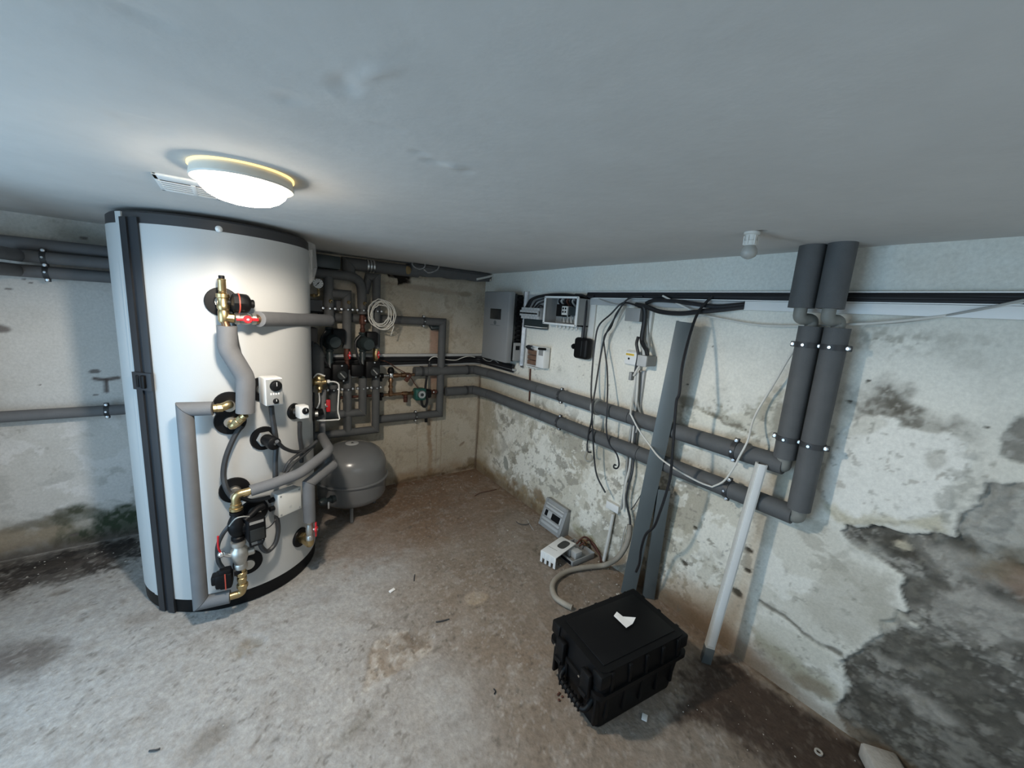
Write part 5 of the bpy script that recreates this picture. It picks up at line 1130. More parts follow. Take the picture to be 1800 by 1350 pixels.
# ------------------------------------------------------------------ leaning metal profiles
def profile(name, label, p0, p1, face, w_, dpt, th, m, cat, extra=None):
    """U profile from p0 to p1; face = direction its web faces"""
    p0, p1 = Vector(p0), Vector(p1); z = (p1 - p0); L = z.length; z.normalize(); f = Vector(face); f = (f - z * f.dot(z)).normalized(); x = z.cross(f)
    m_ = pose(p0, Matrix((x, f, z)).transposed()); t = thing(name, label, cat, p0)
    part('web', box(B(), (w_, th, L), (0, -th / 2, L / 2), m_, .001), m, t)
    for s_ in (-1, 1): part('flange', box(B(), (th, dpt - th, L), (s_ * (w_ / 2 - th / 2), -th - (dpt - th) / 2, L / 2), m_), m, t)
    for s_ in (-1, 1): part('lip', box(B(), (.012, th, L), (s_ * (w_ / 2 - .006), -dpt + th / 2, L / 2), m_), m, t)
    return t, m_, L
g0_, g1_ = Vector((-0.096,-2.093,0.000)), Vector((-0.150,-2.191,1.629))
g0_ = Vector((-0.140,-2.072,0.003))
profile('metal_channel', 'tall grey metal channel leaning on the wall pipes behind the black case', g0_, g1_, (-.86, -.51, .1), .082, .055, .004, M_CHANNEL, 'metal profile')
k0, k1 = Vector((-0.051,-2.156,0.003)), Vector((-0.100,-2.185,0.715))
profile('metal_channel', 'shorter grey metal channel standing right behind the tall leaning one', k0, k1, (-.75, -.66, .1), .065, .04, .004, M_CHANNEL, 'metal profile')
w0, w1 = Vector((-0.191,-2.588,0.003)), Vector((-0.135,-2.645,1.041))
t, m_, L = profile('white_batten', 'narrow white metal batten leaning on the lower wall pipe', w0, w1, (-.75, -.66, .1), .040, .030, .003, M_CREAMP, 'metal profile')
part('white_face', box(B(), (.028, .003, L - .10), (0, .001, L / 2 + .05), m_, .001), M_WHITEP, t)
part('batten_foot', box(B(), (.043, .034, .085), (0, -.014, .0445), m_, .002), M_CHANNEL, t)

# ------------------------------------------------------------------ things on the floor by the right wall
# grey enclosure cover leaning on the wall
q = [Vector(v) for v in ((-0.152,-1.213,0.040), (-0.099,-1.363,0.000), (-0.100,-1.486,0.280), (-0.060,-1.197,0.252))]
bl, br_ = Vector((-0.110,-1.186,0.000)), Vector((-0.084,-1.397,0.000)); tl, tr = Vector((-0.035,-1.172,0.216)), Vector((-0.035,-1.421,0.206))
yv = ((tl - bl) + (tr - br_)).normalized(); xv = ((br_ - bl) + (tr - tl)); xv = (xv - yv * xv.dot(yv)).normalized(); zv = xv.cross(yv)
cc = (bl + br_ + tl + tr) / 4; Wc, Hc = ((br_ - bl).length + (tr - tl).length) / 2, ((tl - bl).length + (tr - br_).length) / 2
m_ = pose(cc, Matrix((xv, yv, zv)).transposed())
t = thing('enclosure_cover', 'grey enclosure cover with ribs and two dark openings leaning at the wall foot', 'cover', bl)
b = B(); box(b, (Wc, Hc, .012), (0, 0, .0), m_, .003)
for q_ in (((Wc, .02, .09), (0, Hc / 2 - .01, -.045)), ((Wc, .02, .09), (0, -Hc / 2 + .01, -.045)), ((.02, Hc, .09), (Wc / 2 - .01, 0, -.045)), ((.02, Hc, .09), (-Wc / 2 + .01, 0, -.045))): box(b, *q_, m_, .004)
part('cover_body', b, M_GREYP, t)
part('front_panel', box(B(), (Wc * .80, Hc * .74, .016), (.0, -.0, .006), m_, .003), M_GREYL, t)
for y in (.30, .17, -.12, -.25): part('rib', box(B(), (Wc * .78, .010, .010), (0, Hc * y, .016), m_, .002), M_GREYP, t)
part('window_opening', box(B(), (Wc * .12, Hc * .20, .004), (-Wc * .28, Hc * .03, .0145), m_), M_BLACK, t)
part('window_opening', box(B(), (Wc * .36, Hc * .22, .004), (Wc * .16, Hc * .02, .0145), m_), M_BLACK, t)
for x, y in ((-.44, .44), (.44, .44), (-.44, -.44), (.44, -.44)): part('corner_screw', cyl(B(), m_ @ Vector((Wc * x, Hc * y, .005)), m_ @ Vector((Wc * x, Hc * y, .013)), .012, 10, .002), M_GREYP, t)
# white device cover lying on a grey base
p0, p1, p2, p3 = Vector((-0.395,-1.566,0.085)), Vector((-0.167,-1.491,0.085)), Vector((-0.136,-1.620,0.085)), Vector((-0.368,-1.671,0.085))
xv = ((p2 - p1) + (p3 - p0)).normalized(); zv = Vector((0, 0, 1)); yv = zv.cross(xv); cc = (p0 + p1 + p2 + p3) / 4
Wd, Ld = ((p2 - p1).length + (p3 - p0).length) / 2, ((p1 - p0).length + (p2 - p3).length) / 2
m_ = pose((cc.x, cc.y, 0), Matrix((xv, yv, zv)).transposed())
t = thing('device_cover', 'white plastic device cover with dark oval window lying on the floor', 'cover', (cc.x, cc.y, 0))
b = B(); box(b, (Wd, Ld, .006), (0, 0, .083), m_, .002); box(b, (.006, Ld, .02), (-Wd / 2, 0, .073), m_, .002)
part('cover_top', b, M_WHITEP, t)
b = B(); n_ = 7
for k in range(n_): box(b, (Wd / n_ * (.98 if k % 2 == 0 else 1.0), .006, .078 if k % 2 == 0 else .045), (-Wd / 2 + Wd * (k + .5) / n_, -Ld / 2, .045 if k % 2 == 0 else .060), m_, .001)
part('notched_wall', b, M_WHITEP, t)
b = B(); pts = [(math.copysign(abs(math.cos(a)) ** .6, math.cos(a)) * Wd * .24 + .01, math.copysign(abs(math.sin(a)) ** .6, math.sin(a)) * Ld * .22 + Ld * .18) for a in [2 * PI * k / 24 for k in range(24)]]
prism(b, pts, .002, m_ @ Matrix.Translation((0, 0, .0855))); part('oval_window', b, M_SCREEN, t)
b = B()
for k in range(6): box(b, (.009, .004, .001), (-.045 + .012 * k, -Ld * .20, .0865), m_)
part('lettering', b, M_GREYP, t)
q0 = Vector((-0.143,-1.611,0.000)); m2 = pose(q0, Matrix((xv, yv, zv)).transposed() @ Matrix.Rotation(-.25, 3, 'Z'))
t = thing('terminal_unit', 'grey plastic terminal tray with open terminals behind the white cover on the floor', 'control unit', q0)
b = B(); box(b, (.20, .20, .012), (0, 0, .006), m2, .003)
for q_ in (((.2, .008, .045), (0, .096, .022)), ((.2, .008, .035), (0, -.096, .018)), ((.008, .2, .04), (.096, 0, .02)), ((.008, .2, .04), (-.096, 0, .02))): box(b, *q_, m2, .002)
part('base_tray', b, M_GREYP, t)
for k in range(3): part('relay', box(B(), (.05, .06, .05), (-.055 + .05 * k, -.045 + .012 * k, .04), m2, .004), M_GREYL, t)
part('opening', box(B(), (.10, .004, .02), (.03, -.101, .016), m2), M_BLACK, t)
for k in range(2):
    b = B(); sweep(b, spline([m2 @ Vector(v) for v in ((-.03 + .03 * k, .05, .05), (-.01 + .04 * k, .10, .10), (.05, .13, .075 - .02 * k), (.13, .12, .03), (.2, .06, .012))], 6), .006, 8); part('red_wire', b, M_RUST, t)
part('copper_coil', ring(B(), m2 @ Vector((.01, .08, .075)), (1, .2, .3), .018, .012, .008), M_COPPER, t)

# rugged black case
cx, cy = -.655, -2.405; R_ = Matrix.Rotation(math.radians(-6), 3, 'Z'); m_ = pose((cx, cy, 0), R_)
LX, LY, HZ = .515, .340, .285
t = thing('equipment_case', 'rugged black plastic equipment case standing on the floor', 'case', (cx, cy, 0))
def shell(z0, z1, ix0, ix1, rad=.03):
    b = B(); rings = []
    for z, i in ((z0, ix0), (z1, ix1)):
        hx, hy = LX / 2 - i, LY / 2 - i; P = []
        for sx, sy, a0_ in ((1, 1, 0), (-1, 1, 90), (-1, -1, 180), (1, -1, 270)):
            for k in range(5):
                a = math.radians(a0_ + k * 22.5); P.append((sx * (hx - rad) + rad * math.cos(a), sy * (hy - rad) + rad * math.sin(a), z))
        rings.append([b.verts.new(m_ @ Vector(p)) for p in P])
    n_ = len(rings[0])
    for k in range(n_): b.faces.new((rings[0][k], rings[0][(k + 1) % n_], rings[1][(k + 1) % n_], rings[1][k]))
    b.faces.new(list(reversed(rings[0]))); b.faces.new(rings[1])
    return b
part('case_bottom', shell(.006, .185, .034, .016), M_BLACK, t, 30)
b = shell(.192, HZ, .010, .016, .035); part('case_lid', b, M_BLACK, t, 30)
part('lid_rim', shell(.178, .198, .0, .0, .03), M_BLACK, t, 30)
b = B(); box(b, (LX - .10, LY - .09, .006), (0, 0, HZ + .001), m_, .003); part('lid_panel', b, M_BLACK, t)
# ribs on all sides
for k in range(5):
    x = -.19 + .095 * k
    for sy in (-1, 1): part('side_rib', box(B(), (.018, .016, .088), (x, sy * (LY / 2 - .012), .236), m_, .005), M_BLACK, t); part('side_rib', box(B(), (.016, .016, .12), (x, sy * (LY / 2 - .024), .115), m_, .005), M_BLACK, t)
for k in range(3):
    y = -.10 + .10 * k; part('side_rib', box(B(), (.022, .018, .088), (LX / 2 - .010, y, .236), m_, .005), M_BLACK, t)
for y in (-.135, -.05, .05, .135): part('side_rib', box(B(), (.026, .014, .14), (-LX / 2 + .026, y, .105), m_, .004), M_BLACK, t)
for sx in (-1, 1):
    for sy in (-1, 1):
        b = B(); box(b, (.056, .056, .060), (sx * (LX / 2 - .034), sy * (LY / 2 - .034), .252), m_, .008, 2); part('corner_bumper', b, M_BLACK, t)
        part('case_foot', box(B(), (.05, .05, .012), (sx * (LX / 2 - .09), sy * (LY / 2 - .085), .006), m_, .003), M_BLACKM, t)
for y in (-.095, .07):
    l_ = part('latch', box(B(), (.022, .052, .105), (-LX / 2 - .006, y, .205), m_, .006), M_BLACK, t)
    part('latch_lip', box(B(), (.014, .044, .02), (-LX / 2 - .018, y, .165), m_, .004), M_BLACK, l_)
    p = m_ @ Vector((-LX / 2 - .017, y + .028, .215)); part('latch_pin', cyl(B(), p, p + R_ @ Vector((-.004, 0, 0)), .005, 8), M_CHROME, l_)
b = B(); sweep(b, fillet([m_ @ Vector(v) for v in ((-LX / 2 + .03, -.11, .125), (-LX / 2 - .012, -.11, .085), (-LX / 2 - .012, .06, .085), (-LX / 2 + .03, .06, .125))], .03, 6), .012, 10)
h_ = part('carry_handle', b, M_BLACK, t)
for k in range(7): part('grip_ridge', box(B(), (.028, .007, .028), (-LX / 2 - .012, -.088 + k * .021, .085), m_, .003), M_BLACK, h_)
for x in (-.17, .08): part('hinge', cyl(B(), m_ @ Vector((x, LY / 2 + .004, .19)), m_ @ Vector((x + .09, LY / 2 + .004, .19)), .010, 10), M_BLACK, t)
# scrap of paper on the lid
b = B()
P_ = [Vector(v) for v in ((-0.646,-2.359,0.297), (-0.618,-2.352,0.297), (-0.615,-2.385,0.297), (-0.578,-2.426,0.297), (-0.612,-2.437,0.297), (-0.652,-2.435,0.297), (-0.649,-2.404,0.297))]
lift = (.002, .006, .004, .014, .006, .002, .001)
v0_ = [b.verts.new(p + Vector((0, 0, l))) for p, l in zip(P_, lift)]; v1_ = [b.verts.new(p + Vector((0, 0, l - .0015))) for p, l in zip(P_, lift)]
b.faces.new(v0_); b.faces.new(list(reversed(v1_)))
for k in range(7): b.faces.new((v0_[k], v0_[(k + 1) % 7], v1_[(k + 1) % 7], v1_[k]))
one('paper_scrap', b, M_PAPER, 'torn scrap of white paper lying on the black case lid', 'paper', None, 0)
# pale block at the bottom edge of the photo
p = Vector((-0.091,-3.198,0.050)); b = B(); box(b, (.16, .11, .06), (0, 0, .033), pose((p.x + .0, p.y - .03, 0), Matrix.Rotation(math.radians(38), 3, 'Z')), .008)
for v in b.verts: v.co += Vector((random.uniform(-.003, .003), random.uniform(-.003, .003), 0))
one('stone_block', b, M_STONE, 'pale broken stone block on the dark floor by the right wall', 'stone')
p = Vector((-0.193,-3.048,0.004)); one('washer', ring(B(), p, (0, 0, 1), .008, .006, .006, 16), M_STONE, 'small pale ring lying on the dark floor near the stone block', 'ring')
p = Vector((-0.675,-2.592,0.004)); b = B(); box(b, (.03, .022, .006), (0, 0, 0), pose(p, Matrix.Rotation(.5, 3, 'Z')), .002); one('plaster_chip', b, M_PAPER, 'pale plaster chip on the floor in front of the black case', 'debris')
p = Vector((-1.322,-1.351,0.006)); b = B(); box(b, (.035, .016, .008), (0, 0, 0), pose(p, Matrix.Rotation(.35, 3, 'Z') @ Matrix.Rotation(.2, 3, 'X')), .002); one('plaster_chip', b, M_PAPER, 'small white plaster chip alone in the middle of the floor', 'debris')
for k, (pts, m, lab) in enumerate((([(-1.159,-1.281,0.004), (-1.174,-1.310,0.005), (-1.183,-1.333,0.004)], M_CABLEG, 'short dark wire offcut lying on the floor right of the tank'), ([(-1.203,-1.687,0.004), (-1.170,-1.699,0.005), (-1.134,-1.705,0.004)], M_CABLEG, 'thin straight wire offcut on the floor near the rough patch'), ([(-0.326,-0.551,0.006), (-0.246,-0.522,0.008), (-0.159,-0.528,0.008), (-0.077,-0.525,0.006)], M_RUST, 'long rusty wire offcut lying near the corner'), ([(-0.250,-1.075,0.006), (-0.245,-1.120,0.008), (-0.210,-1.148,0.008), (-0.170,-1.146,0.006)], M_CABLEG, 'curved dark wire offcut left of the leaning enclosure cover'), ([(-0.152,-1.094,0.004), (-0.185,-1.181,0.004), (-0.201,-1.237,0.004)], M_CABLEGR, 'pale wire offcut left of the leaning enclosure cover'), ([(-1.143,-2.159,0.004), (-1.143,-2.173,0.005), (-1.154,-2.180,0.004)], M_CABLEB, 'tiny hook of black wire on the floor left of the case'), ([(-2.312,-1.719,0.004), (-2.291,-1.729,0.005), (-2.281,-1.728,0.004)], M_CABLEG, 'short dark wire offcut on the pale floor at the bottom left'))):
    cable('wire_offcut', lab, pts, .0028, m, None, 6, 'wire')
b = B()
for k in range(5): ball(b, Vector((-0.923,-2.339,0.004)) + Vector((random.uniform(-.015, .015), random.uniform(-.015, .015), 0)), .006, 1, 1, .6, 6, 5)
one('red_crumbs', b, M_RUST, 'few dark red crumbs on the floor beside the case handle', 'debris', None, 40, 'stuff')
# scattered plaster crumbs
b = B(); rr = random.Random(5)
def crumb(x, y, s_):
    if math.hypot(x - TX, y - TY) < TR + .03: return
    t_ = bmesh.new(); bmesh.ops.create_icosphere(t_, subdivisions=1, radius=s_)
    for v in t_.verts: v.co = Vector((v.co.x * rr.uniform(.6, 1.5), v.co.y * rr.uniform(.6, 1.5), v.co.z * rr.uniform(.4, .8)))
    bmesh.ops.translate(t_, verts=t_.verts, vec=(x, y, s_ * .3)); me = bpy.data.meshes.new('tmp'); t_.to_mesh(me); t_.free(); b.from_mesh(me); bpy.data.meshes.remove(me)
for k in range(60): crumb(rr.uniform(-.75, -.02), rr.uniform(-3.3, -2.65), rr.choice((.0015, .0018, .0022, .003)))
for k in range(60): crumb(rr.uniform(-.55, -.03), rr.uniform(-1.3, -.15), rr.choice((.002, .003, .004, .006)))
for k in range(70): crumb(rr.uniform(-.40, -.03), rr.uniform(-2.2, -1.6), rr.choice((.002, .003, .004, .006)))
for k in range(80): crumb(rr.uniform(-3.0, -.7), rr.uniform(-2.6, -.9), rr.choice((.0015, .002, .0025, .003)))
for k in range(20): crumb(rr.uniform(-3.0, -2.45), rr.uniform(-.35, -.1), rr.choice((.003, .004, .006)))
one('plaster_crumbs', b, M_STONE, 'pale plaster crumbs scattered over the floor', 'debris', None, 40, 'stuff')

# ------------------------------------------------------------------ pipework on the back wall
FW = (0, -1, 0)
def insul(label, pts, r, m=M_FOAMD, clamps=(), fil=0.0, out=FW, seg=18, grp=None):
    """one insulated pipe run, mitred; clamps = [(point, axis)]"""
    t = thing('insulated_pipe', label, 'pipe', pts[-1], grp)
    if fil > 0: part('foam_sleeve', sweep(B(), fillet(pts, fil, 7), r, seg), m, t)
    elif len(pts) == 2: part('foam_sleeve', sweep(B(), pts, r, seg), m, t)
    else: mitred(t, pts, r, m, seg)
    for c, ax in clamps: clamp(t, c, ax, r, out)
    return t
def vert(pt, x, d=.16): return Vector((x, -d, pt[2]))
X1, X2, X3, X4 = [Vector(v).x for v in ((-1.415,-0.160,1.312), (-1.291,-0.160,1.313), (-1.178,-0.160,1.315), (-1.074,-0.160,1.316))]
def zb(v): return Vector(v).z
# back horizontal loop
p0, p1, p2, p3 = Vector((-1.470,-0.070,1.467)), Vector((-0.466,-0.070,1.473)), Vector((-0.472,-0.070,0.647)), Vector((-1.029,-0.070,0.645))
p0.z = p1.z = 1.487; p2.x = p1.x; p3.z = p2.z
t = insul('grey foam pipe forming a large square loop on the back wall near the corner', [p0, p1, p2, p3], .034, M_FOAMD, [(Vector((Vector((-0.647,-0.070,1.476)).x, -.07, p0.z)), (1, 0, 0)), (Vector((Vector((-0.698,-0.070,0.647)).x, -.07, p2.z)), (1, 0, 0))])
b = B(); sweep(b, [(p1.x - .03, -.055, p0.z - .05), (p1.x - .09, -.055, p0.z - .055), (p1.x - .10, -.02, p0.z - .02)], .02, 10); part('pipe_stub', b, M_PUMPD, t)
b = B(); cyl(b, Vector((-0.597,-0.075,0.628)), Vector((-0.595,-0.075,0.580)), .014, 10); part('drain_plug', b, M_BLACK, t)
# four manifold pipes
zc1, zc2 = 1.552, .945
cl = lambda x, z: (Vector((x, -.16, z)), (0, 0, 1))
insul('first grey foam pipe of the manifold, partly behind the tank edge', [Vector((X1, -.16, zb((-1.416,-0.160,1.778)))), Vector((X1, -.16, zb((-1.417,-0.160,1.429))))], .034, M_FOAMD, [cl(X1, zc1)])
zt = zb((-1.289,-0.160,1.660))
insul('second manifold foam pipe with a square elbow at its top', [Vector((X1 + .02, -.16, zt)), Vector((X2, -.16, zt)), Vector((X2, -.16, zb((-1.291,-0.160,1.261))))], .033, M_FOAMD, [cl(X2, zc1)])
zt = zb((-1.328,-0.160,1.795))
insul('third manifold foam pipe curving down from the big horizontal pipe', [Vector((X1 - .25, -.16, zt)), Vector((X3 - .01, -.16, zt)), Vector((X3, -.16, zb((-1.179,-0.160,1.524))))], .034, M_FOAMD, [cl(X3, zc1)], .10)
zt = zb((-1.082,-0.160,1.805))
insul('fourth manifold foam pipe with chamfered top below the ceiling pipe', [Vector((X4 - .07, -.10, zt - .12)), Vector((X4 - .05, -.13, zt)), Vector((X4, -.16, zt)), Vector((X4, -.16, zb((-1.074,-0.160,1.262))))], .031, M_FOAMD, [cl(X4, zc1)])
# lower halves
insul('short lower foam pipe of the manifold behind the white tube', [Vector((X1 + .02, -.16, zb((-1.403,-0.160,0.984)))), Vector((X1 + .02, -.16, zb((-1.405,-0.160,0.780))))], .031, M_FOAMD, [cl(X1 + .02, zc2)])
insul('second lower manifold foam pipe reaching the lowest horizontal pipe', [Vector((X2, -.16, zb((-1.292,-0.160,1.099)))), Vector((X2, -.16, zb((-1.282,-0.160,0.606))))], .032, M_FOAMD, [cl(X2, zc2)])
zl = zb((-1.165,-0.160,0.749))
insul('third lower manifold foam pipe turning left above the lowest pipe', [Vector((X3, -.165, zb((-1.178,-0.160,1.028)))), Vector((X3, -.165, zl)), Vector((X1 - .15, -.165, zl))], .031, M_FOAMD, [cl(X3, zc2)])
zl2 = zb((-1.164,-0.160,0.592))
insul('fourth lower manifold foam pipe turning left as the lowest pipe', [Vector((X4, -.16, zb((-1.073,-0.160,1.107)))), Vector((X4, -.16, zl2)), Vector((X1 - .20, -.16, zl2))], .031, M_FOAMD, [cl(X4, zc2)])
# thermometer nuts on the sleeves
for x, y in ((X1, (-1.403,-0.160,1.606)), (X2, (-1.289,-0.160,1.606)), (X3, (-1.179,-0.160,1.605)), (X4, (-1.072,-0.160,1.608))):
    z = Vector(y).z; k = [X1, X2, X3, X4].index(x)
    t = thing('thermometer_pocket', ('first', 'second', 'third', 'fourth')[k] + ' small metal sensor pocket from the left on the upper manifold pipes', 'pipe fitting', (x, -.2, z))
    part('pocket_nut', turned(B(), (x + .006, -.19, z), (x + .006, -.225, z - .004), [(0, .013), (.5, .013), (.6, .009), (1, .008)], 8), M_BRASS, t)
    part('sensor_tip', cyl(B(), (x + .006, -.222, z - .003), (x + .006, -.232, z - .005), .006, 8), M_CABLEB, t)
# valves between the halves
def mid_valve(x, za, zb_, label, m_body=M_NICKEL, hm=M_RED):
    t = thing('ball_valve', label, 'valve', (x, -.16, zb_)); L = za - zb_
    b = B(); turned(b, (x, -.16, zb_), (x, -.16, za), [(0, .016), (.05, .020), (.2, .020), (.22, .016), (.42, .016), (.45, .022), (.55, .024), (.7, .026), (.85, .022), (.95, .022), (1, .014)], 12); part('valve_body', b, m_body, t)
    c = Vector((x + .01, -.185, zb_ + L * .68)); b = B(); cyl(b, c, c + Vector((0, -.012, 0)), .013, 12, .002); box(b, (.012, .008, .058), c + Vector((0, -.012, 0)), None, .004); part('butterfly_handle', b, hm, t)
    part('handle_screw', cyl(B(), c + Vector((0, -.016, 0)), c + Vector((0, -.021, 0)), .006, 8), M_CHROME, t)
mid_valve(X2, zb((-1.291,-0.160,1.266)), zb((-1.292,-0.160,1.095)), 'dark red ball valve on the second manifold pipe', M_RUST)
mid_valve(X4, zb((-1.074,-0.160,1.267)), zb((-1.073,-0.160,1.103)), 'bright red ball valve on the fourth manifold pipe', M_BRASS)
mid_valve(X3, zb((-1.179,-0.160,1.520)), zb((-1.178,-0.160,1.385)), 'rusty red ball valve above the second dark manifold pump', M_RUST, M_RUST)
# dark pumps and mixing units
def dark_pump(x, z1, z0, label, mlab):
    t = thing('circulation_pump', label, 'pump', (x, -.17, z0)); zc = (z0 + z1) / 2
    b = B(); turned(b, (x, -.165, z0), (x, -.165, z1), [(0, .026), (.06, .030), (.12, .024), (.28, .050), (.5, .062), (.72, .050), (.88, .024), (.94, .030), (1, .026)], 14); part('volute', b, M_PUMPD, t)
    b = B(); turned(b, (x + .01, -.17, zc), (x + .02, -.275, zc - .01), [(0, .052), (.3, .056), (.8, .054), (1, .040)], 18); part('motor', b, M_PUMPD, t)
    part('terminal_box', box(B(), (.085, .07, .10), (x + .05, -.225, zc + .035), None, .010), M_BLACK, t)
    b = B(); sweep(b, spline([(x - .03, -.22, z1 - .02), (x - .065, -.22, zc), (x - .055, -.22, z0 - .02), (x - .02, -.21, z0 - .10)], 6), .009, 8); part('pump_cable', b, M_CABLEB, t)
dark_pump(X1, zb((-1.409,-0.160,1.416)), zb((-1.412,-0.160,1.235)), 'dark pump on the first manifold pipe beside the tank edge', '')
dark_pump(X3, zb((-1.178,-0.160,1.385)), zb((-1.178,-0.160,1.235)), 'dark green-black pump on the third manifold pipe under the white coil', '')
def mixer(x, z1, z0, label):
    t = thing('mixing_valve', label, 'valve', (x, -.17, z0)); zc = (z0 + z1) / 2 - .02
    part('valve_pipe', turned(B(), (x, -.165, z0), (x, -.165, z1), [(0, .020), (.1, .026), (.2, .022), (.35, .036), (.6, .036), (.75, .022), (.9, .026), (1, .020)], 12), M_PUMPD, t)
    b = B(); box(b, (.11, .09, .135), (x + .055, -.215, zc), None, .014); box(b, (.10, .06, .10), (x - .05, -.20, zc - .01), None, .02); part('actuator_housing', b, M_BLACK, t)
    c = Vector((x + .065, -.262, zc - .015)); k = part('dial', turned(B(), c, c + Vector((0, -.014, 0)), [(0, .040), (.6, .038), (1, .032)], 18), M_SCREEN, t)
    part('pointer', box(B(), (.008, .006, .048), (0, 0, 0), pose(c + Vector((0, -.016, 0)), Matrix.Rotation(-.7, 3, 'Y'))), M_GREYP, k)
    for dx, dz in ((.035, .055), (.045, -.058)): part('housing_screw', cyl(B(), (x + .03 + dx, -.259, zc + dz), (x + .03 + dx, -.264, zc + dz), .006, 8), M_CHROME, t)
mixer(X1, zb((-1.412,-0.160,1.235)), zb((-1.403,-0.160,0.980)), 'black mixing valve box with round dial on the first manifold pipe')
mixer(X3, zb((-1.178,-0.160,1.235)), zb((-1.178,-0.160,1.019)), 'black mixing valve box with round dial on the third manifold pipe')
# copper cross pipes
zA, zB_ = zb((-0.918,-0.100,1.027)), zb((-0.916,-0.100,0.865))
XA = Vector((-1.329,-0.100,1.041)).x; xf = lambda v: Vector(v).x
one('copper_pipe', cyl(B(), (XA, -.10, zA), (xf((-0.966,-0.100,1.028)), -.10, zA), .012, 12), M_NICKEL, 'bright bare pipe crossing behind the lower manifold pipes', 'pipe')
one('copper_pipe', cyl(B(), (XA, -.10, zB_), (xf((-0.983,-0.100,0.870)), -.10, zB_), .011, 12), M_RUST, 'brown bare pipe crossing low behind the manifold pipes', 'pipe')
for k, z in enumerate((zA, zB_)):
    t = thing('pipe_bracket', ('upper', 'lower')[k] + ' small black bracket holding bare pipe right of the manifold', 'bracket', (xf((-1.008,-0.100,1.030)), -.05, z))
    part('bracket_ring', ring(B(), (xf((-1.008,-0.100,1.030)), -.10, z), (1, 0, 0), .013, .022, .008), M_BLACK, t)
    part('bracket_leg', boxab(B(), (xf((-1.008,-0.100,1.030)) - .008, -.09, z - .05), (xf((-1.008,-0.100,1.030)) + .008, -.0, z - .012)), M_BLACK, t)
xt = xf((-0.933,-0.100,1.027))
t = thing('copper_branch', 'brown copper branch with black capped valve between manifold and green pump', 'pipe fitting', (xt, -.10, zB_))
part('black_cap', turned(B(), (xt, -.10, zA + .022), (xt, -.10, zA + .07), [(0, .026), (.3, .028), (.7, .026), (1, .014)], 14), M_BLACK, t)
b = B(); turned(b, (xt, -.10, zA - .02), (xt, -.10, zA + .024), [(0, .018), (.2, .024), (.8, .024), (1, .018)], 8); part('chrome_nut', b, M_CHROME, t)
b = B(); cyl(b, (xt - .03, -.10, zA), (xt, -.10, zA), .012); part('chrome_nipple', b, M_CHROME, t)
b = B(); turned(b, (xt, -.10, zB_), (xt, -.10, zA - .02), [(0, .014), (.12, .020), (.2, .020), (.22, .014), (.4, .014), (.42, .020), (.52, .020), (.54, .014), (.74, .014), (.76, .020), (.9, .020), (1, .015)], 12); part('branch_pipe', b, M_COPPER, t)
b = B(); turned(b, (xt, -.10, zA), (xf((-0.730,-0.100,1.025)), -.10, zA), [(0, .013), (.14, .020), (.3, .020), (.32, .014), (.42, .014), (.44, .020), (.6, .022), (.8, .020), (.84, .013), (1, .013)], 12); part('upper_pipe', b, M_COPPER, t)
b = B(); turned(b, (xt - .08, -.10, zB_), (xf((-0.710,-0.100,0.852)), -.10, zB_), [(0, .012), (.2, .012), (.22, .018), (.3, .018), (.32, .013), (.58, .013), (.6, .019), (.74, .019), (.76, .014), (.88, .014), (.9, .022), (1, .022)], 12); part('lower_pipe', b, M_COPPER, t)
xd = xf((-0.802,-0.100,0.838)); b = B(); turned(b, (xd, -.10, zB_), (xd, -.10, zB_ - .075), [(0, .016), (.4, .018), (.45, .016), (.5, .020), (1, .018)], 10); part('drain_cock', b, M_RUST, t)
xr = xf((-0.795,-0.100,1.017)); b = B(); box(b, (.035, .02, .075), (0, 0, 0), pose((xr, -.13, zA - .02), Matrix.Rotation(.6, 3, 'Y')), .006); part('valve_handle', b, M_RUST, t)
part('handle_screw', cyl(B(), (xr - .01, -.14, zA - .0), (xr - .01, -.148, zA), .007, 8), M_CHROME, t)
# green pump
g = Vector((-0.685,-0.130,0.857)); t = thing('green_pump', 'small green circulation pump with round silver dial on the back wall', 'pump', g - Vector((0, 0, .06)))
part('pump_head', box(B(), (.10, .085, .105), (g.x - .005, -.13, g.z + .003), None, .018, 3), M_GREEN, t)
d_ = Vector((-0.688,-0.180,0.865)); k = part('dial_plate', turned(B(), (d_.x, -.165, d_.z), (d_.x, -.188, d_.z), [(0, .036), (.7, .036), (1, .032)], 22), M_ZINC, t)
part('dial_knob', cyl(B(), (d_.x, -.186, d_.z), (d_.x, -.196, d_.z), .014, 12, .002), M_PUMPD, k)
b = B(); box(b, (.065, .08, .075), (g.x + .07, -.115, g.z), None, .016); part('volute', b, M_BLACK, t)
v_ = Vector((-0.548,-0.110,0.855)); b = B(); turned(b, (g.x + .09, -.105, zB_), (v_.x + .03, -.105, zB_), [(0, .02), (.3, .026), (.5, .018), (.7, .024), (1, .018)], 10); part('flange_valve', b, M_RUST, t)
part('valve_screw', cyl(B(), (v_.x - .01, -.128, zB_ + .005), (v_.x - .01, -.136, zB_ + .005), .007, 8), M_CHROME, t)
cable('pump_cable', 'black cable looping below the small green pump up to the cable tray', [(-0.569,-0.050,1.125), (-0.580,-0.055,1.059), (-0.618,-0.100,0.965), (-0.642,-0.150,0.884), (-0.619,-0.140,0.803), (-0.629,-0.130,0.745), (-0.660,-0.140,0.755), (-0.676,-0.150,0.810), (-0.672,-0.150,0.840)], .011, M_CABLEB)
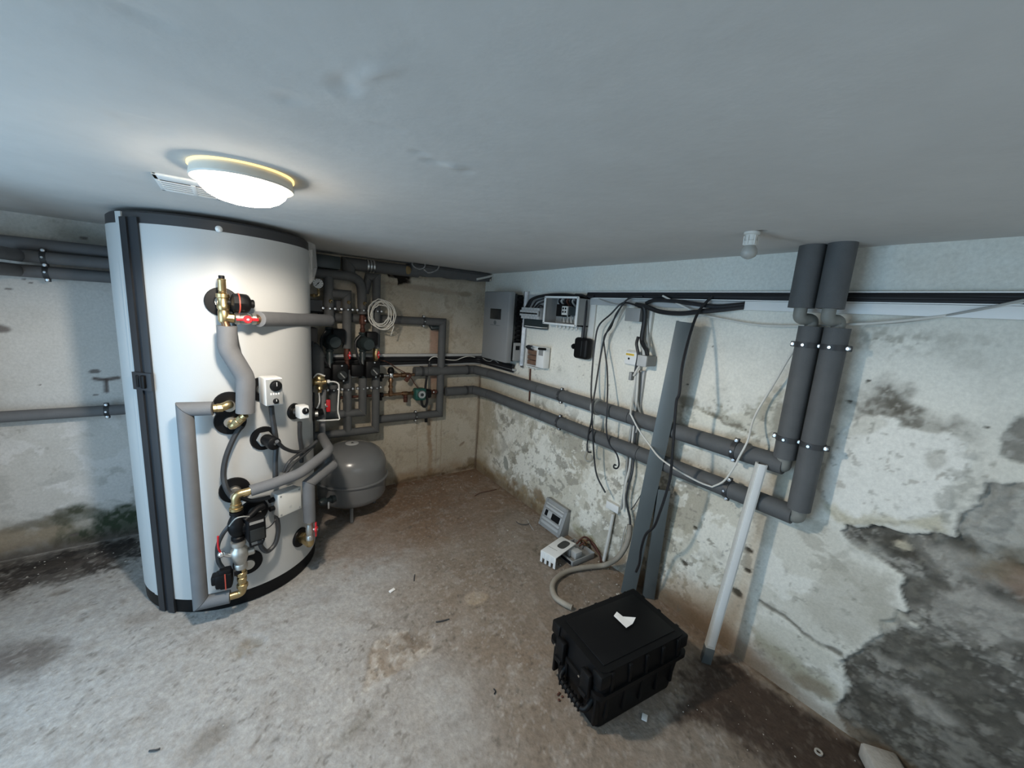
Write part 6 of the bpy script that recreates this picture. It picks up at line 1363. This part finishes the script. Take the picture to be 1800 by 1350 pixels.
cable('signal_wire', 'thin brown wire from the cable tray to the small green pump', [(-1.011,-0.060,1.152), (-0.952,-0.080,1.135), (-0.886,-0.100,1.089), (-0.822,-0.130,1.053), (-0.771,-0.130,1.007), (-0.729,-0.130,0.945), (-0.701,-0.140,0.906)], .0035, M_RUST)
# cable tray round the corner
zT = 1.165
t = thing('cable_tray', 'narrow grey cable tray running along the back wall at mid height', 'cable tray', (-.9, -.03, zT - .07))
part('tray_ledge', boxab(B(), (-1.75, -.045, zT + .012), (-.005, 0, zT + .035), .003), M_GREYL, t)
part('tray_back', boxab(B(), (-1.75, -.012, zT - .075), (-.005, 0, zT + .012)), M_GREYL, t)
part('tray_ledge', boxab(B(), (-.035, -.01, zT - .045), (0, -.60, zT - .028), .002), M_GREYL, t)
for k, (dz, lab) in enumerate(((0.0, 'upper black cable lying in the back wall tray and on under the cabinet'), (-.022, 'middle black cable lying in the back wall tray and on under the cabinet'), (-.044, 'lower black cable lying in the back wall tray and on under the cabinet'))):
    pts = [(-1.75 + .23 * i, -.026 - random.uniform(0, .006), zT + dz + random.uniform(-.005, .005)) for i in range(8)] + [(-.06, -.04, zT + dz), (-.035, -.10, zT + dz - .003), (-.028, -.30, zT + dz - .005), (-.028, -.58, zT + dz - .005)]
    cable('mains_cable', lab, pts, .013, M_CABLEB, None, 4)
cable('loose_cable', 'pale wire arching over the black cables of the back wall tray', [(-0.580,-0.060,1.142), (-0.563,-0.070,1.168), (-0.520,-0.070,1.178), (-0.448,-0.060,1.155), (-0.321,-0.060,1.143), (-0.251,-0.060,1.164), (-0.179,-0.060,1.179), (-0.105,-0.050,1.167)], .004, M_CABLEW)
cable('loose_cable', 'pale wire dangling in the corner under the grey cabinet', [(-0.050,-0.108,1.163), (-0.050,-0.172,1.150), (-0.060,-0.259,1.157), (-0.060,-0.315,1.181), (-0.050,-0.379,1.158)], .004, M_CABLEGR)
# white coil
cc = Vector((-1.063,-0.220,1.533)); b = B(); pts = []
for i in range(6 * 26):
    a = 2 * PI * i / 26; k = i / 26; r = .088 + .014 * math.sin(k * 2.1) + .004 * random.uniform(-1, 1)
    pts.append(cc + Vector((.020 * math.sin(k * 1.7) + r * .92 * math.cos(a), -.012 * math.sin(k * 2.3) - .02, -.012 * math.cos(k * 1.3) + r * 1.08 * math.sin(a))))
pts += [Vector((-0.955,-0.220,1.441)), Vector((-0.977,-0.220,1.369))]
one('cable_coil', sweep(B(), pts, .0042, 6), M_CABLEW, 'coil of thin white cable hanging on the fourth manifold pipe', 'cable coil')
# pressure gauge
g = Vector((-1.503,-0.286,1.718)); nf = Vector((-.28, -.96, 0)).normalized(); F3 = frame(nf); m_ = pose(g, F3)
t = thing('pressure_gauge', 'small round white pressure gauge with black needle on a brass elbow', 'gauge', g - Vector((0, 0, .08)))
part('gauge_case', turned(B(), g - nf * .022, g + nf * .008, [(0, .030), (.2, .034), (1, .035)], 26), M_BLACK, t)
fp = part('dial_face', turned(B(), g + nf * .006, g + nf * .010, [(0, .0325), (1, .0325)], 26), M_DIAL, t)
b = B()
for k in range(9):
    a = math.radians(225 - 270 * k / 8); box(b, (.0022, .007, .001), (0, 0, 0), m_ @ Matrix.Translation((math.cos(a) * .027, math.sin(a) * .027, .0105)) @ Matrix.Rotation(a - PI / 2, 4, 'Z'))
part('scale_marks', b, M_BLACK, fp)
b = B(); box(b, (.003, .036, .0015), (0, -.004, .012), m_ @ Matrix.Rotation(-.7, 4, 'Z')); cyl(b, g + nf * .0105, g + nf * .0135, .004, 8); part('needle', b, M_BLACK, fp)
ge = Vector((-1.511,-0.294,1.654)); gs = Vector((-1.559,-0.264,1.635)); ge.z = gs.z; ge.x = g.x
b = B(); sweep(b, fillet([(gs.x - .06, -.02, gs.z), (gs.x - .02, gs.y + .02, gs.z), gs, ge, g - Vector((0, 0, .032))], [.02, .005, .012], 5), .009, 10)
for p in ((gs + ge) / 2, ge + Vector((0, 0, .025))): cyl(b, p - Vector((.006, 0, .0)), p + Vector((.006, 0, .0)), .014, 8)
part('brass_elbow', b, M_BRASS, t)
# grey boxes behind the tank edge
one('control_cabinet', bbox(B(), Vector((-1.498,-0.200,1.921)), Vector((-1.340,-0.200,1.833)), .0, .006), M_PUMPD, 'dark grey box under the ceiling behind the tank edge', 'electrical box')
t = thing('distributor_box', 'grey foam covered box below the pressure gauge behind the tank edge', 'electrical box', Vector((-1.492,-0.120,1.526)))
part('box_body', bbox(B(), Vector((-1.551,-0.130,1.607)), Vector((-1.449,-0.130,1.525)), .0, .006), M_FOAM, t); part('box_edge', bbox(B(), Vector((-1.553,-0.132,1.527)), Vector((-1.449,-0.132,1.512)), .01, .003), M_BLACK, t)
one('wall_plate', bbox(B(), Vector((-1.358,-0.030,1.616)), Vector((-1.302,-0.030,1.533)), 0, .004), M_FOAML, 'small grey plate on the wall between the first two manifold pipes', 'plate')
c0 = Vector((-1.524,-0.200,1.087)); t = thing('small_vessel', 'slim grey bottle shaped vessel half hidden by the tank edge', 'vessel', c0)
zt_ = zb((-1.520,-0.200,1.302)); part('vessel_body', turned(B(), (c0.x, -.20, c0.z - .05), (c0.x, -.20, zt_), [(0, .060), (.1, .066), (.62, .066), (.68, .069), (.72, .064), (.86, .052), (.95, .030), (1, .018)], 20), M_FOAMD, t)
one('brown_box', bbox(B(), Vector((-1.560,-0.240,1.413)), Vector((-1.504,-0.240,1.306)), .14, .010), mat('dark_brown', (.055, .042, .036), .5), 'brown rounded box under the long tank pipe at the tank edge', 'electrical box')
# brass safety group with white tubes
s0 = Vector((-1.575,-0.432,1.060)); s1 = Vector((-1.485,-0.422,1.058)); s1.z = s0.z
t = thing('safety_valve', 'shiny brass safety valve with black cap behind the tank edge', 'valve', s0 - Vector((0, 0, .08)))
part('valve_body', turned(B(), s0, s1, [(0, .022), (.06, .028), (.12, .022), (.2, .020), (.3, .024), (.55, .026), (.6, .020), (.75, .022), (.8, .016), (.9, .018), (1, .012)], 14), M_BRASS, t)
sm_ = (s0 + s1) / 2; part('outlet', turned(B(), sm_, sm_ - Vector((0, 0, .075)), [(0, .024), (.3, .022), (.4, .018), (.6, .024), (.75, .016), (1, .012)], 12), M_BRASS, t)
b = B(); turned(b, sm_ + Vector((0, 0, .015)), sm_ + Vector((0, 0, .045)), [(0, .034), (.4, .036), (.8, .030), (1, .012)], 18); part('valve_cap', b, M_BRASS, t)
b = B(); sweep(b, spline([sm_ + Vector((-.035, 0, .03)), sm_ + Vector((-.01, 0, .056)), sm_ + Vector((.035, 0, .040))], 6), .005, 8); part('cap_strap', b, M_WHITEP, t)
part('hose_nut', ball(B(), s1 + Vector((.012, 0, 0)), .013), M_WHITEP, t)
cable('white_tube', 'thin white tube in a rectangular loop from the brass safety valve', [(-1.482,-0.424,1.059), (-1.436,-0.432,1.058), (-1.417,-0.448,1.048), (-1.412,-0.457,1.025), (-1.419,-0.469,0.948), (-1.426,-0.483,0.862), (-1.421,-0.495,0.824), (-1.422,-0.499,0.804), (-1.444,-0.496,0.802), (-1.501,-0.492,0.803), (-1.562,-0.497,0.810)], .0048, M_WHITEP, None, 5, 'tube')
cable('white_tube', 'short curved white tube under the brass safety valve', [(-1.537,-0.438,0.989), (-1.535,-0.447,0.951), (-1.540,-0.463,0.919), (-1.556,-0.471,0.890), (-1.571,-0.476,0.877)], .0048, M_WHITEP, None, 5, 'tube')
insul('pale grey vertical foam pipe right behind the tank edge', [Vector((-1.496,-0.355,0.985)), Vector((-1.528,-0.475,0.683))], .021, M_FOAML)
p = Vector((-1.482,-0.435,0.896)); t = thing('red_handle_valve', 'long red handle on the pale vertical pipe behind the tank edge', 'valve', p)
part('valve_handle', box(B(), (.028, .014, .088), (p.x, p.y - .02, p.z), None, .006), M_RED, t); part('handle_screw', cyl(B(), (p.x - .012, p.y - .026, p.z), (p.x - .012, p.y - .034, p.z), .006, 8), M_CHROME, t)
part('valve_body', cyl(B(), (p.x - .02, p.y, p.z), (p.x + .01, p.y, p.z), .02, 10), M_NICKEL, t)
p = Vector((-1.563,-0.486,0.855)); one('black_union', turned(B(), p - Vector((.06, .01, 0)), p + Vector((.04, 0, .01)), [(0, .03), (.3, .036), (.6, .036), (.7, .026), (1, .022)], 14), M_BLACK, 'black union nut at the tank edge under the short white tube', 'pipe fitting')
for k, (pts, lab) in enumerate((([(-1.575,-0.494,1.003), (-1.587,-0.535,0.897), (-1.589,-0.558,0.787), (-1.606,-0.590,0.701), (-1.632,-0.654,0.668)], 'dark cable running down beside the tank edge'), ([(-1.552,-0.338,1.327), (-1.563,-0.352,1.231), (-1.569,-0.401,1.102), (-1.581,-0.442,0.992)], 'black cable beside the slim grey vessel'))):
    cable('mains_cable', lab, pts, .008, M_CABLEB)

# ------------------------------------------------------------------ expansion vessel
vc = Vector((-1.293,-0.310,0.223)); zt_, zs_ = zb((-1.292,-0.310,0.552)), zb((-1.349,-0.550,0.351)); R_v = .252
t = thing('expansion_vessel', 'large round grey expansion vessel standing on the floor behind the tank', 'expansion vessel', (vc.x, vc.y, 0))
zb0 = .075; hh = zt_ - zb0; f_ = lambda z: (z - zb0) / hh
zs = zb0 + hh * .46
prof = [(0, .03)]
for k in range(1, 9): a = PI / 2 * k / 8; prof.append((f_(zb0 + .10 * (1 - math.cos(a))), R_v * .985 * math.sin(a)))
prof += [(f_(zs - .004), R_v)]
prof2 = [(f_(zs + .004), R_v), (f_(zt_ - .17), R_v)]
for k in range(1, 10): a = PI / 2 * k / 9; prof2.append((f_(zt_ - .17 + .17 * math.sin(a)), max(.012, R_v * math.cos(a) ** .75)))
base = Vector((vc.x, vc.y, zb0)); top_ = Vector((vc.x, vc.y, zt_))
part('lower_shell', turned(B(), base, top_, prof + [(f_(zs - .003), .1)], 48), M_VESSEL, t, 50)
part('upper_shell', turned(B(), base, top_, [(f_(zs + .003), .1)] + prof2, 48), M_VESSEL, t, 50)
part('seam_ring', turned(B(), Vector((vc.x, vc.y, zs - .009)), Vector((vc.x, vc.y, zs + .009)), [(0, R_v - .01), (0, R_v + .009), (.3, R_v + .015), (.7, R_v + .015), (1, R_v + .009), (1, R_v - .01)], 48), M_VESSEL, t)
cap = part('cap_plate', turned(B(), top_ - Vector((0, 0, .008)), top_ + Vector((0, 0, .004)), [(0, .048), (.8, .048), (1, .044)], 20), M_GREYL, t)
part('cap_emblem', prism(B(), [(-.010, -.012), (.014, -.010), (.002, .014)], .0015, pose(top_ + Vector((0, 0, .004)), Matrix.Identity(3))), M_BLACK, cap)
for k in range(3):
    a = math.radians(-105 + 120 * k); p = Vector((vc.x + math.cos(a) * .17, vc.y + math.sin(a) * .17, 0)); part('leg', sweep(B(), [p + Vector((0, 0, .16)), p + Vector((math.cos(a) * .02, math.sin(a) * .02, 0))], .014, 10), M_VESSEL, t)
p = Vector((-1.579,-0.653,0.283)); b = B(); turned(b, p, p + Vector((.10, .03, 0)), [(0, .018), (.2, .026), (.4, .026), (.45, .018), (.7, .020), (.75, .028), (1, .024)], 12)
part('connection_valve', b, M_PUMPD, t); b = B(); box(b, (.012, .014, .05), p + Vector((.05, -.02, -.015)), None, .003); part('valve_cap', b, M_ZINC, t)

# ------------------------------------------------------------------ pipe along the ceiling on the back wall
a0, a1 = Vector((-1.266,-0.100,1.924)), Vector((-0.718,-0.100,1.926)); a0.z = a1.z = H - .065
dn = Vector((a0.x, -.12, zb((-1.271,-0.120,1.811))))
t = insul('grey foam pipe along the ceiling above the manifold', [dn, a0, a1], .046, M_FOAMD)
b = B(); x_ = xf((-1.104,-0.100,1.932))
for k in range(3): ring(b, (x_ - .025 + .022 * k, -.10, H - .065), (1, 0, 0), .0465, .012, .004)
part('metal_clamp', b, M_ZINC, t)
x0, x1 = xf((-0.789,-0.120,1.926)), xf((-0.027,-0.120,1.916)); b = B(); L_ = []
for k in range(11):
    f = k / 10; x = x0 + (x1 - x0) * f; zt2 = H - .004; zb2 = H - .098 + .018 * f + .006 * math.sin(k * 2.1); y0_ = -.16 + .03 * f + .006 * math.sin(k * 1.3)
    P_ = [(x, -.005, zt2), (x, y0_ + .015, zt2 - .002), (x, y0_, zt2 - .025), (x, y0_ + .004, (zt2 + zb2) / 2), (x, y0_ + .025, zb2), (x, -.005, zb2 + .008)]
    L_.append([b.verts.new(v) for v in P_])
for p, q in zip(L_, L_[1:]):
    for j in range(6): b.faces.new((p[j], p[(j + 1) % 6], q[(j + 1) % 6], q[j]))
b.faces.new(L_[0]); b.faces.new(list(reversed(L_[-1])))
one('duct_wrap', b, M_FOAMD, 'dark foam wrapped duct between wall and ceiling ending at the room corner', 'duct')
c = Vector((-0.742,-0.170,1.938)); b = B(); pts = [c + Vector((.055 * math.cos(a) , -.012 * math.sin(2 * a), .030 * math.sin(a))) for a in [2 * PI * k / 20 for k in range(21)]]
sweep(b, pts, .006, 6); sweep(b, spline([c + Vector((.04, 0, -.025)), c + Vector((.09, 0, -.05)), c + Vector((.16, 0, -.02)), c + Vector((.18, 0, .02))], 6), .006, 6)
one('film_wrap', b, M_FILM, 'loop of clear plastic film hanging round the ceiling duct', 'plastic film')
one('foam_lump', ball(ball(B(), Vector((-0.816,-0.130,1.891)), .030, 1, .8, 1.1), Vector((-0.793,-0.120,1.872)), .022, 1.3, .8, .8), M_WOOD, 'yellow-brown lump of foam at the pipe hole under the ceiling', 'foam')
b = B(); boxab(b, Vector((-0.924,-0.050,1.900)), Vector((-0.777,0.000,1.864)) , .004); 
one('hole_lining', b, M_SOIL, 'dark broken wall hole lining below the ceiling pipe', 'wall hole')
for k, (p_, q_, lab) in enumerate((((854,492), (874,484), 'upper white plastic strip in the ceiling corner beside the duct'), ((858,494), (872,489), 'lower white plastic strip in the ceiling corner beside the duct'))):
    pass
b = B(); sweep(b, [(-0.176,-0.130,1.885), (-0.070,-0.130,1.916), (0.009,-0.120,1.940)], .010, 8); one('plastic_strip', b, M_CREAMP, 'upper white plastic strip in the ceiling corner beside the duct', 'strip')
b = B(); sweep(b, [(-0.110,-0.100,1.882), (-0.013,-0.100,1.897)], .010, 8); one('plastic_strip', b, M_CREAMP, 'lower white plastic strip in the ceiling corner beside the duct', 'strip')
cable('loose_cable', 'black cable end curling in the ceiling corner', [(0.017,-0.120,1.915), (0.060,-0.110,1.935), (0.077,-0.100,1.958), (0.064,-0.100,1.972)], .007, M_CABLEB)

# ------------------------------------------------------------------ pipes on the back wall left of the tank
xr_ = -2.25
zA_, zB2, zC2 = zb((-2.754,-0.080,1.794)), zb((-2.734,-0.100,1.730)), zb((-2.745,-0.080,1.655))
insul('topmost of three grey foam pipes under the ceiling left of the tank', [Vector((xr_, -.08, zA_)), Vector((-3.45, -.08, zA_))], .033, M_FOAM)
xB, xC = xf((-2.887,-0.100,1.728)), xf((-2.909,-0.080,1.646))
insul('middle of three grey foam pipes left of the tank, turning into the room', [Vector((xr_, -.115, zB2)), Vector((xB, -.115, zB2)), Vector((xB - .03, -1.2, zB2))], .031, M_FOAM, [(Vector((xf((-2.797,-0.115,1.739)), -.115, zB2)), (1, 0, 0))])
insul('lowest of three grey foam pipes left of the tank, turning into the room', [Vector((xr_, -.085, zC2)), Vector((xC, -.085, zC2)), Vector((xC - .03, -1.2, zC2))], .033, M_FOAM, [(Vector((xf((-2.801,-0.080,1.646)), -.085, zC2)), (1, 0, 0))])
zL_ = zb((-2.823,-0.060,0.868))
insul('single grey foam pipe at mid height on the wall left of the tank', [Vector((-2.30, -.065, zL_)), Vector((-3.45, -.065, zL_))], .031, M_FOAM, [(Vector((xf((-2.639,-0.065,0.873)), -.065, zL_)), (1, 0, 0))])
